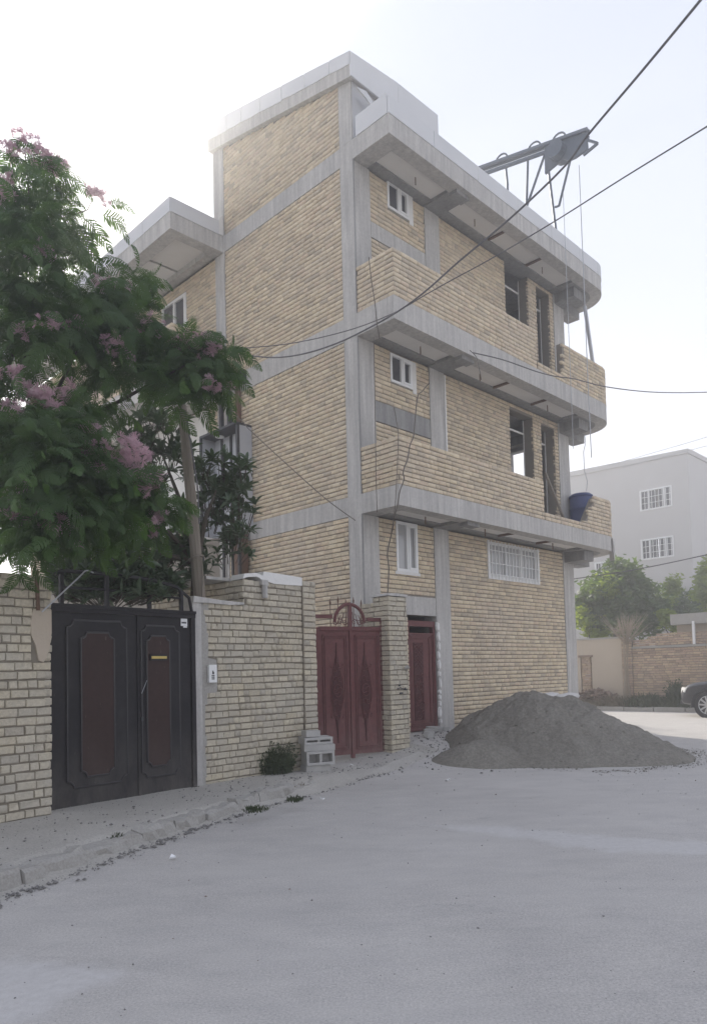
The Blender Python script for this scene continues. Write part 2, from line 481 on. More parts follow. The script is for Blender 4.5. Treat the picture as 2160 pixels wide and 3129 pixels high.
class Bricks:
    """collects the bricks of one thing; the 300 that show largest become parts, the rest one mesh"""
    def __init__(self, kind, mats, depth=0.06):
        self.kind, self.mats, self.depth = kind, mats, depth
        self.items = []          # (origin, tangent, outward normal, length, height, proud, tint, tilt)
    def wall(self, P, s0, s1, z0, z1, holes=(), pitch=0.0865, hj=0.016, vj=0.0035, L=0.212, half=0.22, jitter=1.0, top=None, wob=0.0, soldier_top=False):
        n = max(1, round((z1 - z0) / pitch))
        pitch = (z1 - z0) / n
        ph = rng.uniform(0, 6)
        for r in range(n):
            zb = z0 + r * pitch
            s = s0 - rng.uniform(0, L) * (0.5 if r % 2 else 0.0)
            while s < s1 - 0.02:
                l = L if rng.random() > half else (L - vj) / 2
                if soldier_top and r == n - 1:
                    l = 0.07
                l *= 1 + rng.normal(0, 0.03) * jitter
                a, b = max(s, s0), min(s + l, s1)
                s += l + vj * (1 + rng.normal(0, 0.3) * jitter)
                segs = [(a, b)]
                for (hx0, hz0, hx1, hz1) in holes:
                    if zb + pitch * 0.75 > hz0 and zb + pitch * 0.25 < hz1:
                        ns = []
                        for (p, q) in segs:
                            if q <= hx0 or p >= hx1:
                                ns.append((p, q))
                            else:
                                if p < hx0: ns.append((p, hx0))
                                if q > hx1: ns.append((hx1, q))
                        segs = ns
                for (p, q) in segs:
                    if q - p < 0.025:
                        continue
                    c = (p + q) / 2
                    hgt = pitch - hj + rng.normal(0, 0.0012) * jitter
                    z = zb + hj / 2 + rng.normal(0, 0.0008) * jitter
                    if wob:
                        z += wob * math.sin(c * 1.7 + zb * 2.1 + ph) + 0.5 * wob * math.sin(c * 4.3 + zb * 5 + ph)
                    if top is not None:
                        lim = top(c)
                        if z + 0.02 > lim: continue
                        hgt = min(hgt, lim - z)
                    o, t, nrm = P(c, z)
                    self.items.append((o, t, nrm, q - p, hgt, abs(rng.normal(0, 0.0028)) * jitter, rng.random(), rng.normal(0, 0.003) * jitter))
    def build(self, parent, nmax=300, name='brick', ref=None):
        if not self.items: return
        Mx = np.array(parent.matrix_basis) if parent is not None else np.eye(4)
        eye = np.array([0, 0, EYE])
        sc = []
        for it in self.items:
            p = Mx[:3, :3] @ np.array(it[0]) + Mx[:3, 3]
            nn = Mx[:3, :3] @ np.array(it[2])
            d = p - eye
            k = math.sqrt(d @ d)
            u = 1080 + FPX * (d @ _R) / max(0.1, d @ _fw); v = CYPX - FPX * (d @ _U) / max(0.1, d @ _fw)
            vis = 1 if (0 < u < 2160 and 0 < v < 3129) else 0.001
            sc.append(max(0.0, -(d @ nn) / k) * it[3] * it[4] / k ** 2 * vis)
        order = np.argsort(sc)[::-1]
        bank = CLEAN if self.kind == 'clean' else WORN
        singles = order[:nmax]
        for i in singles:
            o, t, nrm, l, h, pr, ti, tilt = self.items[i]
            k = int(rng.integers(len(bank)))
            ob = D.objects.new(name, unit_mesh(self.kind, k, self.mats[1]))
            col.objects.link(ob)
            ob.parent = parent
            t, nrm = np.array(t, float), np.array(nrm, float)
            z = np.array([0, 0, 1.0])
            m = Matrix.Identity(4)
            X, Y = (t + z * tilt) * l, -nrm * self.depth
            oo = np.array(o) + nrm * pr
            for a in range(3):
                m[a][0], m[a][1], m[a][2], m[a][3] = X[a], Y[a], z[a] * h, oo[a]
            ob.matrix_local = m
        rest = order[nmax:]
        if len(rest) == 0: return
        VV, FF, TT = [], [], []
        ks = rng.integers(len(bank), size=len(rest))
        nv = len(bank[0][0])
        for idx, (i, k) in enumerate(zip(rest, ks)):
            o, t, nrm, l, h, pr, ti, tilt = self.items[i]
            v, f = bank[k]
            t, nrm = np.array(t, float), np.array(nrm, float)
            z = np.array([0, 0, 1.0])
            p = np.array(o) + nrm * pr + v[:, :1] * ((t + z * tilt) * l) + v[:, 1:2] * (-nrm * self.depth) + v[:, 2:3] * (z * h)
            VV.append(p); FF.append(f + idx * nv); TT.append(np.full(nv, ti))
        ob = np_mesh('bricks' if name == 'brick' else name, np.concatenate(VV), np.concatenate(FF), self.mats[0], parent, np.concatenate(TT))
        ob['kind'] = 'stuff'

def face_x(y=0.0, proud=0.0):     # a wall along local x, looking to -y
    return lambda s, z: ((s, y - proud, z), (1, 0, 0), (0, -1, 0))
def face_y(x=0.0, proud=0.0):     # a wall along local y, looking to -x (s runs along y)
    return lambda s, z: ((x - proud, s, z), (0, -1, 0), (-1, 0, 0))

def wall_boxes(mb, s0, s1, z0, z1, holes, boxf):
    """a slab of wall cut into boxes round its openings"""
    xs = sorted({s0, s1, *[h[0] for h in holes], *[h[2] for h in holes]})
    zs = sorted({z0, z1, *[h[1] for h in holes], *[h[3] for h in holes]})
    xs = [x for x in xs if s0 <= x <= s1]; zs = [z for z in zs if z0 <= z <= z1]
    for a, b in zip(xs, xs[1:]):
        run = None
        for c, d in zip(zs, zs[1:]):
            inside = any(h[0] <= (a + b) / 2 <= h[2] and h[1] <= (c + d) / 2 <= h[3] for h in holes)
            if not inside:
                run = (run[0], d) if run else (c, d)
            if inside or d == zs[-1]:
                if run: boxf(mb, a, b, *run)
                run = None

def window(parent, P0, tx, nrm, wdt, hgt, panes, frame=0.05, mull=None, mat='whitepaint', glassmat='glass', depth=0.06, name='window'):
    """frame part with panes as sub-parts; P0 lower left corner on the wall, tx along, nrm outward; panes: list of (x0,x1,z0,z1)"""
    P0, tx, nrm = np.array(P0, float), np.array(tx, float), np.array(nrm, float)
    zz = np.array([0, 0, 1.0])
    def bx(mb, x0, x1, z0, z1, d0, d1):
        c = []
        for z in (z0, z1):
            for x, d in ((x0, d0), (x1, d0), (x1, d1), (x0, d1)):
                c.append(P0 + tx * x + zz * z + nrm * d)
        mb.add(c, [(0, 3, 2, 1), (4, 5, 6, 7), (0, 1, 5, 4), (1, 2, 6, 5), (2, 3, 7, 6), (3, 0, 4, 7)])
    m = MB()
    bx(m, 0, wdt, 0, frame, -depth, 0)
    bx(m, 0, wdt, hgt - frame, hgt, -depth, 0)
    bx(m, 0, frame, frame, hgt - frame, -depth, -0.002)
    bx(m, wdt - frame, wdt, frame, hgt - frame, -depth, -0.002)
    for x in (mull or []):
        bx(m, x - frame * 0.55, x + frame * 0.55, frame, hgt - frame, -depth, -0.004)
    fr = m.build(name, MT[mat], parent)
    for (x0, x1, z0, z1, sash) in panes:
        if sash:
            s = MB()
            t = 0.038
            bx(s, x0, x1, z0, z0 + t, -depth + 0.02, 0.012); bx(s, x0, x1, z1 - t, z1, -depth + 0.02, 0.012)
            bx(s, x0, x0 + t, z0 + t, z1 - t, -depth + 0.02, 0.011); bx(s, x1 - t, x1, z0 + t, z1 - t, -depth + 0.02, 0.011)
            s.build('sash', MT[mat], fr)
            x0, x1, z0, z1 = x0 + t, x1 - t, z0 + t, z1 - t
        g = MB()
        bx(g, x0, x1, z0, z1, -depth + 0.008, -depth + 0.014)
        g.build('pane', MT[glassmat], fr)
    return fr

# ------------------------------------------------------------------ ground
CX, CY = 0.2005, 13.02                      # the building's street corner; local x along its street face, local y back along its yard face
A45 = math.radians(45)
def loc2w(x, y, z=0.0):
    s = math.sqrt(0.5)
    return (CX + s * x - s * y, CY + s * x + s * y, z)
def w2loc(X, Y):
    s = math.sqrt(0.5)
    return (s * (X - CX) + s * (Y - CY), -s * (X - CX) + s * (Y - CY))
def sstep(a, b, x):
    t = np.clip((x - a) / (b - a), 0, 1)
    return t * t * (3 - 2 * t)
def vnoise(x, y, seed=0):
    v = 0
    r = np.random.default_rng(seed)
    for k in range(9):
        f = 0.6 * 1.6 ** k
        a, p, q = r.uniform(0, 6.28, 3)
        v = v + np.sin(f * (x * math.cos(a) + y * math.sin(a)) + p + 1.3 * np.sin(0.7 * f * (y * math.cos(a) - x * math.sin(a)) + q)) / 1.45 ** k
    return v / 3
def ground_z(X, Y):
    lx, ly = w2loc(X, Y)
    return 0.34 * sstep(-2.6, -0.1, ly) * sstep(-1.6, 1.2, lx) * (1 - sstep(7.2, 8.6, lx))

def asphalt(patch=False):
    m, t, b = new_mat('pale_road_patch' if patch else 'dusty_asphalt')
    p = position(t)
    c = ramp(t, noise(t, p, 0.45, 5, 0.65), [(0.42, 0.401, 0.379, 0.25), (0.50, 0.479, 0.454, 0.75)])
    c = mixc(t, 0.35, c, ramp(t, noise(t, position(t, 1.0, 2.2, 1), 1.7, 5, 0.7), [(0.38, 0.38, 0.39, 0.3), (0.62, 0.615, 0.60, 0.7)]), 'OVERLAY')
    c = mixc(t, 0.40, c, ramp(t, noise(t, p, 75, 3, 0.8), [(0.18, 0.18, 0.18, 0.3), (0.80, 0.80, 0.80, 0.7)]), 'OVERLAY')
    # dust drifts, tyre polished lanes, oil stains and hair cracks
    c = mixc(t, math_n(t, 'MULTIPLY', ramp(t, noise(t, position(t, 0.5, 1.3, 1), 0.9, 6, 0.72), [(0, 0, 0, 0.48), (1, 1, 1, 0.70)]), 0.55), c, (0.50, 0.48, 0.45))
    c = mixc(t, math_n(t, 'MULTIPLY', ramp(t, noise(t, p, 1.9, 3, 0.5), [(0, 0, 0, 0.68), (1, 1, 1, 0.76)]), 0.35), c, (0.22, 0.215, 0.21))
    vo = t.nodes.new('ShaderNodeTexVoronoi'); vo.feature = 'DISTANCE_TO_EDGE'; vo.inputs['Scale'].default_value = 0.55
    wv = t.nodes.new('ShaderNodeVectorMath'); wv.operation = 'ADD'
    nc = t.nodes.new('ShaderNodeTexNoise'); nc.inputs['Scale'].default_value = 1.6; nc.inputs['Detail'].default_value = 6
    t.links.new(p, nc.inputs['Vector']); t.links.new(nc.outputs['Color'], wv.inputs[0]); t.links.new(p, wv.inputs[1]); t.links.new(wv.outputs[0], vo.inputs['Vector'])
    ck = math_n(t, 'MULTIPLY', ramp(t, vo.outputs['Distance'], [(1, 1, 1, 0.0), (0, 0, 0, 0.010)]), ramp(t, noise(t, p, 0.6, 2), [(0, 0, 0, 0.50), (1, 1, 1, 0.62)]))
    c = mixc(t, math_n(t, 'MULTIPLY', ck, 0.22), c, (0.2, 0.195, 0.19))
    sp = noise(t, p, 130, 2, 0.6)
    c = mixc(t, ramp(t, sp, [(0, 0, 0, 0.66), (1, 1, 1, 0.74)]), c, (0.13, 0.13, 0.13))
    c = mixc(t, ramp(t, noise(t, p, 105, 2, 0.5), [(0, 0, 0, 0.69), (0.6, 0.6, 0.6, 0.76)]), c, (0.42, 0.41, 0.40))
    if patch:
        a = t.nodes.new('ShaderNodeAttribute'); a.attribute_name = 'tint'
        f = ramp(t, math_n(t, 'ADD', a.outputs['Fac'], math_n(t, 'MULTIPLY', math_n(t, 'SUBTRACT', noise(t, p, 7, 5, 0.7), 0.5), 1.4)), [(0, 0, 0, 0.35), (1, 1, 1, 0.95)])
        c = mixc(t, math_n(t, 'MULTIPLY', f, 0.75), c, ramp(t, noise(t, p, 20, 4, 0.6), [(0.49, 0.475, 0.46, 0.3), (0.58, 0.565, 0.55, 0.7)]))
    t.links.new(c, b.inputs['Base Color'])
    b.inputs['Roughness'].default_value = 0.9
    b.inputs['Specular IOR Level'].default_value = 0.25
    h = math_n(t, 'ADD', noise(t, p, 140, 3, 0.7), math_n(t, 'MULTIPLY', noise(t, p, 9, 4, 0.6), 1.5))
    bump(t, b, h, 0.5, 0.006)
    return m
MT['asphalt'] = asphalt()
MT['patch'] = asphalt(True)
MT['dirt'] = surf('dusty_soil', [(0.33, 0.31, 0.28), (0.42, 0.40, 0.365), (0.48, 0.46, 0.425)], 1.8, 0.95, 45, 0.7, 0.015, fine=(60, 0.45))
MT['kerb'] = surf('worn_kerb_concrete', [(0.30, 0.285, 0.26), (0.40, 0.385, 0.36)], 4, 0.95, 40, 0.6, 0.01, fine=(50, 0.4))
MT['groundfar'] = surf('dry_ground', [(0.33, 0.31, 0.275), (0.40, 0.375, 0.335)], 0.2, 0.95, 3, 0.3, 0.02)
MT['sand'] = surf('dark_damp_sand', [(0.165, 0.152, 0.128), (0.23, 0.213, 0.182), (0.285, 0.267, 0.232)], 1.3, 0.95, 38, 1.0, 0.03, fine=(22, 0.55))

# the wide ground reaches the horizon, lower than the road
g = MB(); g.add([(-1500, -1500, -0.05), (1500, -1500, -0.05), (1500, 1500, -0.05), (-1500, 1500, -0.05)], [(0, 1, 2, 3)])
tag(g.build('ground', MT['groundfar']), kind='structure')

def sheet(name, xs, ys, zf, mat, kind='structure', mask=None):
    X, Y = np.meshgrid(xs, ys)
    Z = zf(X, Y)
    V = np.stack([X, Y, Z], -1).reshape(-1, 3)
    n, m = len(xs), len(ys)
    I = (np.arange(m - 1)[:, None] * n + np.arange(n - 1)[None]).ravel()
    F = np.stack([I, I + 1, I + n + 1, I + n], 1)
    if mask is not None:
        c = V[F].mean(1)
        F = F[mask(c[:, 0], c[:, 1])]
    return tag(np_mesh(name, V, F, mat, smooth=True), kind=kind)
sheet('road', np.concatenate([np.arange(-14, 16, 0.2), np.arange(16, 60.1, 4)]), np.concatenate([np.arange(-20, -2, 3), np.arange(-2, 30, 0.2), np.arange(30, 46, 4)]),
      lambda X, Y: ground_z(X, Y) + 0.006 * vnoise(X * 1.2, Y * 1.2, 3), MT['asphalt'])

def ragged(poly, seg=0.12, amp=0.03):
    out = []
    n = len(poly)
    for i in range(n):
        a, b = np.array(poly[i]), np.array(poly[(i + 1) % n])
        k = max(1, int(np.linalg.norm(b - a) / seg))
        for j in range(k):
            p = a + (b - a) * j / k
            out.append(tuple(p + rng.normal(0, amp, 2) * (0.4 if j == 0 else 1)))
    return out
def road_h(X, Y):
    # the road sheet itself: bilinear between its 0.2 m grid points
    i, j = np.floor((X + 14) / 0.2), np.floor((Y + 2) / 0.2)
    fx, fy = (X + 14) / 0.2 - i, (Y + 2) / 0.2 - j
    g_ = lambda a, b: ground_z(-14 + a * 0.2, -2 + b * 0.2) + 0.006 * vnoise((-14 + a * 0.2) * 1.2, (-2 + b * 0.2) * 1.2, 3)
    return g_(i, j) * (1 - fx) * (1 - fy) + g_(i + 1, j) * fx * (1 - fy) + g_(i, j + 1) * (1 - fx) * fy + g_(i + 1, j + 1) * fx * fy
def inside(poly, x, y):
    r = np.zeros(x.shape, bool)
    n = len(poly)
    for i in range(n):
        (x0, y0), (x1, y1) = poly[i], poly[(i + 1) % n]
        c = ((y0 > y) != (y1 > y)) & (x < (x1 - x0) * (y - y0) / (y1 - y0 + 1e-12) + x0)
        r ^= c
    return r
def flat_patch(name, poly, mat, amp=0.04):
    p = ragged(poly, 0.1, amp)
    xs_ = np.arange(min(q[0] for q in p), max(q[0] for q in p) + 0.03, 0.03)
    ys_ = np.arange(min(q[1] for q in p), max(q[1] for q in p) + 0.03, 0.03)
    o = sheet(name, xs_, ys_, lambda X, Y: road_h(X, Y) + 0.003, mat, 'structure', lambda x, y: inside(p, x, y))
    co = np.zeros(len(o.data.vertices) * 3, np.float32); o.data.vertices.foreach_get('co', co); co = co.reshape(-1, 3)[:, :2]
    q = np.array(p); d = np.full(len(co), 9.0)
    for i in range(len(q)):
        a, b = q[i], q[(i + 1) % len(q)]
        t = np.clip(((co - a) @ (b - a)) / ((b - a) @ (b - a) + 1e-9), 0, 1)
        d = np.minimum(d, np.linalg.norm(co - a - t[:, None] * (b - a), axis=1))
    co3 = np.zeros(len(o.data.vertices) * 3, np.float32); o.data.vertices.foreach_get('co', co3); co3 = co3.reshape(-1, 3)
    co3[:, 2] -= 0.010 * np.clip(1 - d / 0.05, 0, 1)
    o.data.vertices.foreach_set('co', co3.ravel())
    at_ = o.data.attributes.new('tint', 'FLOAT', 'POINT'); at_.data.foreach_set('value', np.clip(d / 0.22, 0, 1).astype(np.float32))
    return o
flat_patch('road_patch', [(0.545, 7.43), (1.477, 7.18), (2.10, 6.76), (2.556, 6.545), (3.2, 6.35), (5, 5.7), (5, 4.9), (2.672, 5.716), (2.264, 5.816), (1.855, 5.98), (1.32, 6.45), (0.526, 7.15)], MT['patch'])
flat_patch('road_patch', [(-2.4, 4.25), (-1.999, 4.14), (-1.352, 4.06), (-0.956, 3.857), (-1.058, 3.732), (-1.167, 3.615), (-1.271, 3.478), (-1.35, 3.2), (-1.6, 2.9), (-2.6, 3.0)], MT['patch'])

# ---- yard wall line: local x along the wall to the building, local y back into the yard
WX, WY = -3.167, 7.687
WA = math.atan2(1.391, 1.155)
def yard(x, y, z=0.0):
    c, s = math.cos(WA), math.sin(WA)
    return (WX + c * x - s * y, WY + s * x + c * y, z)
# pavement between the yard walls and the kerb: a dusty strip, narrowing to the building
KERB = [(-9, -3.9), (-5, -2.95), (-3, -2.47), (-1.49, -2.06), (-0.2, -1.62), (1.77, -1.06), (3.5, -0.72), (5.6, -0.42), (6.6, -0.3)]
def kerb_y(x):
    return np.interp(x, [p[0] for p in KERB], [p[1] for p in KERB])
def pave_h(x):
    return 0.125 * (1 - sstep(2.6, 6.0, x)) + 0.03
nx, ny = 160, 26
xs = np.linspace(-9, 6.6, nx)
tt = np.linspace(0, 1, ny)
V = []
for t_ in tt:
    for x_ in xs:
        ky = kerb_y(x_)
        back = 1.7 if x_ > 4.0 else 0.45
        loose = float(0 * x_ + sstep(2.3, 2.75, np.array(x_)))
        y_ = back + (ky + 0.055 - (0.30 + 0.06 * vnoise(np.array(x_ * 3.0), np.array(1.0), 8)) * loose - back) * t_
        P = yard(x_, y_)
        z_ = pave_h(x_) + 0.020 * vnoise(np.array(x_ * 2.2), np.array(y_ * 2.2), 5) - 0.03 * max(0, t_ - 0.8) / 0.2
        if loose > 0.02: z_ = z_ * (1 - loose * sstep(0.72, 1.0, np.array(t_))) - 0.012 * loose * (t_ > 0.99)
        z_ = max(z_, float(ground_z(P[0], P[1])) + 0.012) if x_ > 3.6 else z_
        if t_ > 0.985 and loose > 0.3: z_ = float(road_h(np.array(P[0]), np.array(P[1]))) - 0.012
        elif t_ > 0.94 and loose > 0.3: z_ = float(road_h(np.array(P[0]), np.array(P[1]))) + 0.004
        if t_ > 0.985 and loose <= 0.3: z_ = -0.03
        V.append((P[0], P[1], z_))
V = np.array(V)
I = (np.arange(ny - 1)[:, None] * nx + np.arange(nx - 1)[None]).ravel()
tag(np_mesh('pavement', V, np.stack([I, I + nx, I + nx + 1, I + 1], 1), MT['dirt'], smooth=True), kind='structure')
kr = empty('kerb'); kr['kind'] = 'structure'
x = -8.0
while x < 5.2:
    l = rng.uniform(0.34, 0.72)
    y0, y1 = float(kerb_y(x)), float(kerb_y(x + l))
    h = float(pave_h(x)) - 0.022 + rng.normal(0, 0.013)
    if h > 0.02 and -7.5 < x < 2.7:
        a, b = np.array(yard(x, y0)), np.array(yard(x + l - 0.015, y1))
        a[2] = b[2] = 0
        t_ = (b - a) / np.linalg.norm(b - a); nn = np.array([t_[1], -t_[0], 0])
        k = 6
        m = MB()
        ring = []
        for q in range(k + 1):
            p = a + (b - a) * q / k
            j = rng.normal(0, 0.015, 4)
            ring += [tuple(p - nn * 0.12 + np.array([0, 0, -0.02])), tuple(p - nn * 0.12 + np.array([0, 0, h + j[0]])),
                     tuple(p - nn * 0.005 + np.array([0, 0, h - 0.008 + j[1]])), tuple(p + nn * (0.02 + j[2]) + np.array([0, 0, h - 0.035])), tuple(p + nn * (0.045 + j[3] * 1.5) + np.array([0, 0, -0.02]))]
        fs = []
        for q in range(k):
            for e in range(4):
                fs.append((q * 5 + e, (q + 1) * 5 + e, (q + 1) * 5 + e + 1, q * 5 + e + 1))
        fs += [(4, 3, 2, 1, 0), tuple(k * 5 + e for e in range(5))]
        m.add(ring, fs)
        m.build('kerb_stone', MT['kerb'], kr)
    x += l
# dusty soil banked up against the kerb foot
nx2 = 330
V = []
for x_ in np.linspace(-8, 6.2, nx2):
    ky = float(kerb_y(x_)); q = float(vnoise(np.array(x_ * 2.3), np.array(2.0), 9)); q2 = float(vnoise(np.array(x_ * 7), np.array(5.0), 10))
    wd = max(0.05, 0.17 + 0.12 * q + 0.04 * q2); hh = max(0.006, 0.045 + 0.05 * q + 0.012 * q2)
    for f in (0, 0.25, 0.5, 0.8, 1.0):
        P = yard(x_, ky + 0.03 - (wd + 0.03) * f)
        V.append((P[0], P[1], float(road_h(np.array(P[0]), np.array(P[1]))) + hh * (1 - f) ** 1.5 + 0.002 - (0.006 if f == 1.0 else 0)))
I = (np.arange(nx2 - 1)[:, None] * 5 + np.arange(4)[None]).ravel()
tag(np_mesh('roadside_soil', np.array(V), np.stack([I, I + 1, I + 6, I + 5], 1), MT['dirt'], smooth=True), kind='structure')
# loose soil and grit that gathers along the kerb foot and before the door
def grit(name, n, sampler, smin, smax, mat):
    base = np.array([(1, 0, 0), (0, 1, 0), (-1, 0, 0), (0, -1, 0), (0, 0, 0.7), (0, 0, -0.4)])
    Fb = np.array([(0, 1, 4), (1, 2, 4), (2, 3, 4), (3, 0, 4), (1, 0, 5), (2, 1, 5), (3, 2, 5), (0, 3, 5)])
    VV, FF = [], []
    for i in range(n):
        X, Y, Z = sampler()
        s = smin * (smax / smin) ** (rng.random() ** 2)
        a = rng.uniform(0, 6.28)
        v = base * (s * rng.uniform(0.6, 1.4, 3))
        c, sn = math.cos(a), math.sin(a)
        v = np.stack([v[:, 0] * c - v[:, 1] * sn, v[:, 0] * sn + v[:, 1] * c, v[:, 2]], 1) + (X, Y, Z)
        VV.append(v); FF.append(Fb + 6 * i)
    o = np_mesh(name, np.concatenate(VV), np.concatenate(FF), mat)
    return tag(o, kind='stuff')
def kerb_foot():
    x = rng.uniform(-4, 5.5); y = float(kerb_y(x)) - 0.05 - abs(rng.normal(0, 0.09))
    return yard(x, y, 0.006)
grit('gravel', 2600, kerb_foot, 0.005, 0.022, MT['pebble'])
def on_pave():
    x = rng.uniform(-4, 5.5); f = rng.random(); y = float(kerb_y(x)) * f
    return yard(x, y, float(pave_h(x)) + 0.01)
grit('gravel', 1100, on_pave, 0.004, 0.018, MT['pebble'])
def on_apron():
    X, Y, _ = loc2w(rng.normal(0.9, 1.0), -0.25 - abs(rng.normal(0, 1.1)))
    return X, Y, float(ground_z(X, Y)) + 0.012
grit('gravel', 900, on_apron, 0.006, 0.03, MT['pebble'])
def on_road():
    return rng.uniform(-2.2, 4.5), 2.8 + 9 * rng.random() ** 1.3, 0.012
grit('gravel', 340, on_road, 0.003, 0.010, MT['pebble'])
grit('dark_specks', 60, on_road, 0.005, 0.011, MT['rubble'])

# ------------------------------------------------------------------ the brick building
B = empty('brick_building', (CX, CY, 0), A45,
          'unfinished three storey yellow brick building with grey concrete slabs and rounded balconies', 'building')
W_ = 0.9105                     # balcony overhang
XE, RC = 8.55, 0.85             # right end of the slabs and the radius of their rounded corner
LV = [(4.34, 4.70), (7.60, 8.02), (10.92, 11.29)]
LY = 4.39                       # left wall length
def part(name, mb, mat, parent=B, smooth=False, label=None):
    o = mb.build(name, MT[mat], parent, smooth)
    if label: o['label'] = label
    return o
def arc(inset=0.0, n=14):
    r = RC - inset
    return [(XE - RC + r * math.sin(a), -W_ + RC - r * math.cos(a)) for a in np.linspace(0, math.pi / 2, n)]
# slabs
for k, (zb, zt) in enumerate(LV):
    out = [(-0.012, -W_)] + arc() + [(XE, 2.2), (7.62, 2.2), (7.62, 9.8), (-0.012, 9.8)]
    part('floor_slab', MB().prism(out, zt - 0.12, zt), 'concrete')
    # beam along the slab edge, with the rounded end
    a = [(-0.012, -W_)] + arc() + [(XE, 2.2)]
    b = [(XE - 0.28, 2.2)] + arc(0.28)[::-1] + [(-0.012, -W_ + 0.28)]
    part('edge_beam', MB().prism(a + b, zb, zt - 0.12), 'concrete')
    part('cantilever_beam', MB().box(-0.012, -W_ + 0.28, zb + 0.002, 0.36, 0.0, zt - 0.12), 'concrete')
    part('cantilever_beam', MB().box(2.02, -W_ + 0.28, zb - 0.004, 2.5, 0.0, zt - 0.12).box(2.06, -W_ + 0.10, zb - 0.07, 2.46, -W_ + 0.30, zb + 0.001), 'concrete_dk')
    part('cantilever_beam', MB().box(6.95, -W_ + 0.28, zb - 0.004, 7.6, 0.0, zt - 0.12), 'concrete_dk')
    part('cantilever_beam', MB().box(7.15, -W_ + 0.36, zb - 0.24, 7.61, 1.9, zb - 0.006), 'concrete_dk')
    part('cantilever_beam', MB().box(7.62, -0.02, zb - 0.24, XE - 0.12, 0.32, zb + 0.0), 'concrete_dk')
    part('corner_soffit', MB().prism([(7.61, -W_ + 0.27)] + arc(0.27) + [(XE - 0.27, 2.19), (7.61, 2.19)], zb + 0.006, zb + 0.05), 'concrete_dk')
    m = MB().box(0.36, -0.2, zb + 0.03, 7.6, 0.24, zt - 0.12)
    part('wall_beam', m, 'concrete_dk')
    for x0, x1 in ((0.37, 2.01), (2.51, 3.98), (4.04, 5.50), (5.56, 6.94)):
        part('soffit_panel', MB().box(x0, -W_ + 0.285, zb + 0.055, x1, -0.205, zb + 0.09), 'soffit')
    for x0 in (3.98, 5.50):
        part('steel_joist', MB().box(x0 + 0.01, -W_ + 0.285, zb + 0.01, x0 + 0.045, -0.205, zb + 0.056), 'rust')
    for x0 in (1.28, 3.2, 5.9):
        part('hook', MB().tube([(x0, -0.42, zb + 0.05), (x0, -0.42, zb - 0.10)], 0.012, 5), 'rust')
    # beam on the yard face
    part('beam', MB().box(-0.012, 0.0, zb, 0.28, LY, zt - 0.12), 'concrete')
    # wing slab overhang
    if k > 0:
        part('wing_slab', MB().box(-1.35, 4.07, zt - 0.12, -0.014, 15.0, zt), 'concrete')
        m = MB().box(-1.35, 4.07, zb, -1.05, 15.0, zt - 0.12).box(-1.05, 4.07, zb, -0.014, 4.35, zt - 0.12)
        m.box(-0.22, 4.35, zb + 0.02, -0.014, 15.0, zt - 0.12)
        part('wing_edge_beam', m, 'concrete')
        for y0, y1 in ((4.36, 5.6), (5.68, 6.9), (6.98, 8.2), (8.3, 9.6), (9.7, 11.2), (11.3, 13)):
            part('soffit_panel', MB().box(-1.045, y0, zb + 0.13, -0.225, y1, zb + 0.17), 'soffit')
# columns
for (a, b) in ((-0.2, 4.34), (4.70, 7.60), (8.02, 10.92)):
    m = MB().box(-0.010, -0.010, a, 0.43, 0.33, b)
    part('column', m, 'concrete')
    part('column_seam', MB().box(-0.018, -0.022, a, 0.015, -0.010, b), 'concrete_dk')
    part('column', MB().box(2.04, -0.014, a, 2.50, 0.30, b), 'concrete')
    part('column', MB().box(7.10, -0.014, a, 7.60, 0.45, b), 'concrete')
    part('column', MB().box(-0.010, 4.04, a, 0.3, LY, b), 'concrete')
# openings in the street face: (x0, z0, x1, z1)
F1 = [(1.18, 0.30, 2.04, 2.57), (0.91, 3.39, 1.53, 4.34), (3.92, 3.52, 5.88, 4.27)]
F2 = [(0.88, 7.0, 1.52, 7.56), (4.93, 5.05, 5.93, 7.46), (6.30, 4.70, 6.92, 7.40)]
F3 = [(0.93, 10.43, 1.56, 10.985), (4.93, 8.4, 5.93, 10.92), (6.30, 8.02, 6.92, 10.82)]
bk = Bricks('clean', MT['brick'])
for (z0, z1, hs) in ((-0.1, 4.34, F1), (4.70, 7.60, F2), (8.02, 10.92, F3)):
    m = MB()
    wall_boxes(m, 0.43, 2.04, z0, z1, hs, lambda q, a, b, c, d: q.box(a, 0.014, c, b, 0.22, d))
    wall_boxes(m, 2.50, 7.10, z0, z1, hs, lambda q, a, b, c, d: q.box(a, 0.014, c, b, 0.25, d))
    part('street_wall', m, 'mortar')
    part('yard_wall', MB().box(0.014, 0.33, z0, 0.22, 4.04, z1), 'mortar')
    bk.wall(face_y(0), 0.34, 4.03, z0, z1, soldier_top=z0 > 0)
    bk.wall(face_x(0), 2.51, 7.09, z0, z1, hs, soldier_top=z0 > 4)
bk.wall(face_x(0), 0.44, 2.03, 0.2, 4.34, F1 + [(0.9, 2.57, 2.04, 2.93)])
bk.wall(face_x(0), 0.44, 2.03, 4.70, 6.13, F2); bk.wall(face_x(0), 0.44, 2.03, 6.53, 7.60, F2)
bk.wall(face_x(0), 0.44, 2.03, 8.02, 9.63, F3); bk.wall(face_x(0), 0.44, 2.03, 9.95, 10.92, F3)
part('lintel', MB().box(0.92, -0.008, 2.575, 2.03, 0.2, 2.93), 'concrete')
part('concrete_band', MB().box(0.44, -0.006, 6.14, 2.03, 0.1, 6.52), 'concrete_dk')
part('concrete_band', MB().box(0.44, -0.006, 9.64, 2.03, 0.1, 9.94), 'concrete')
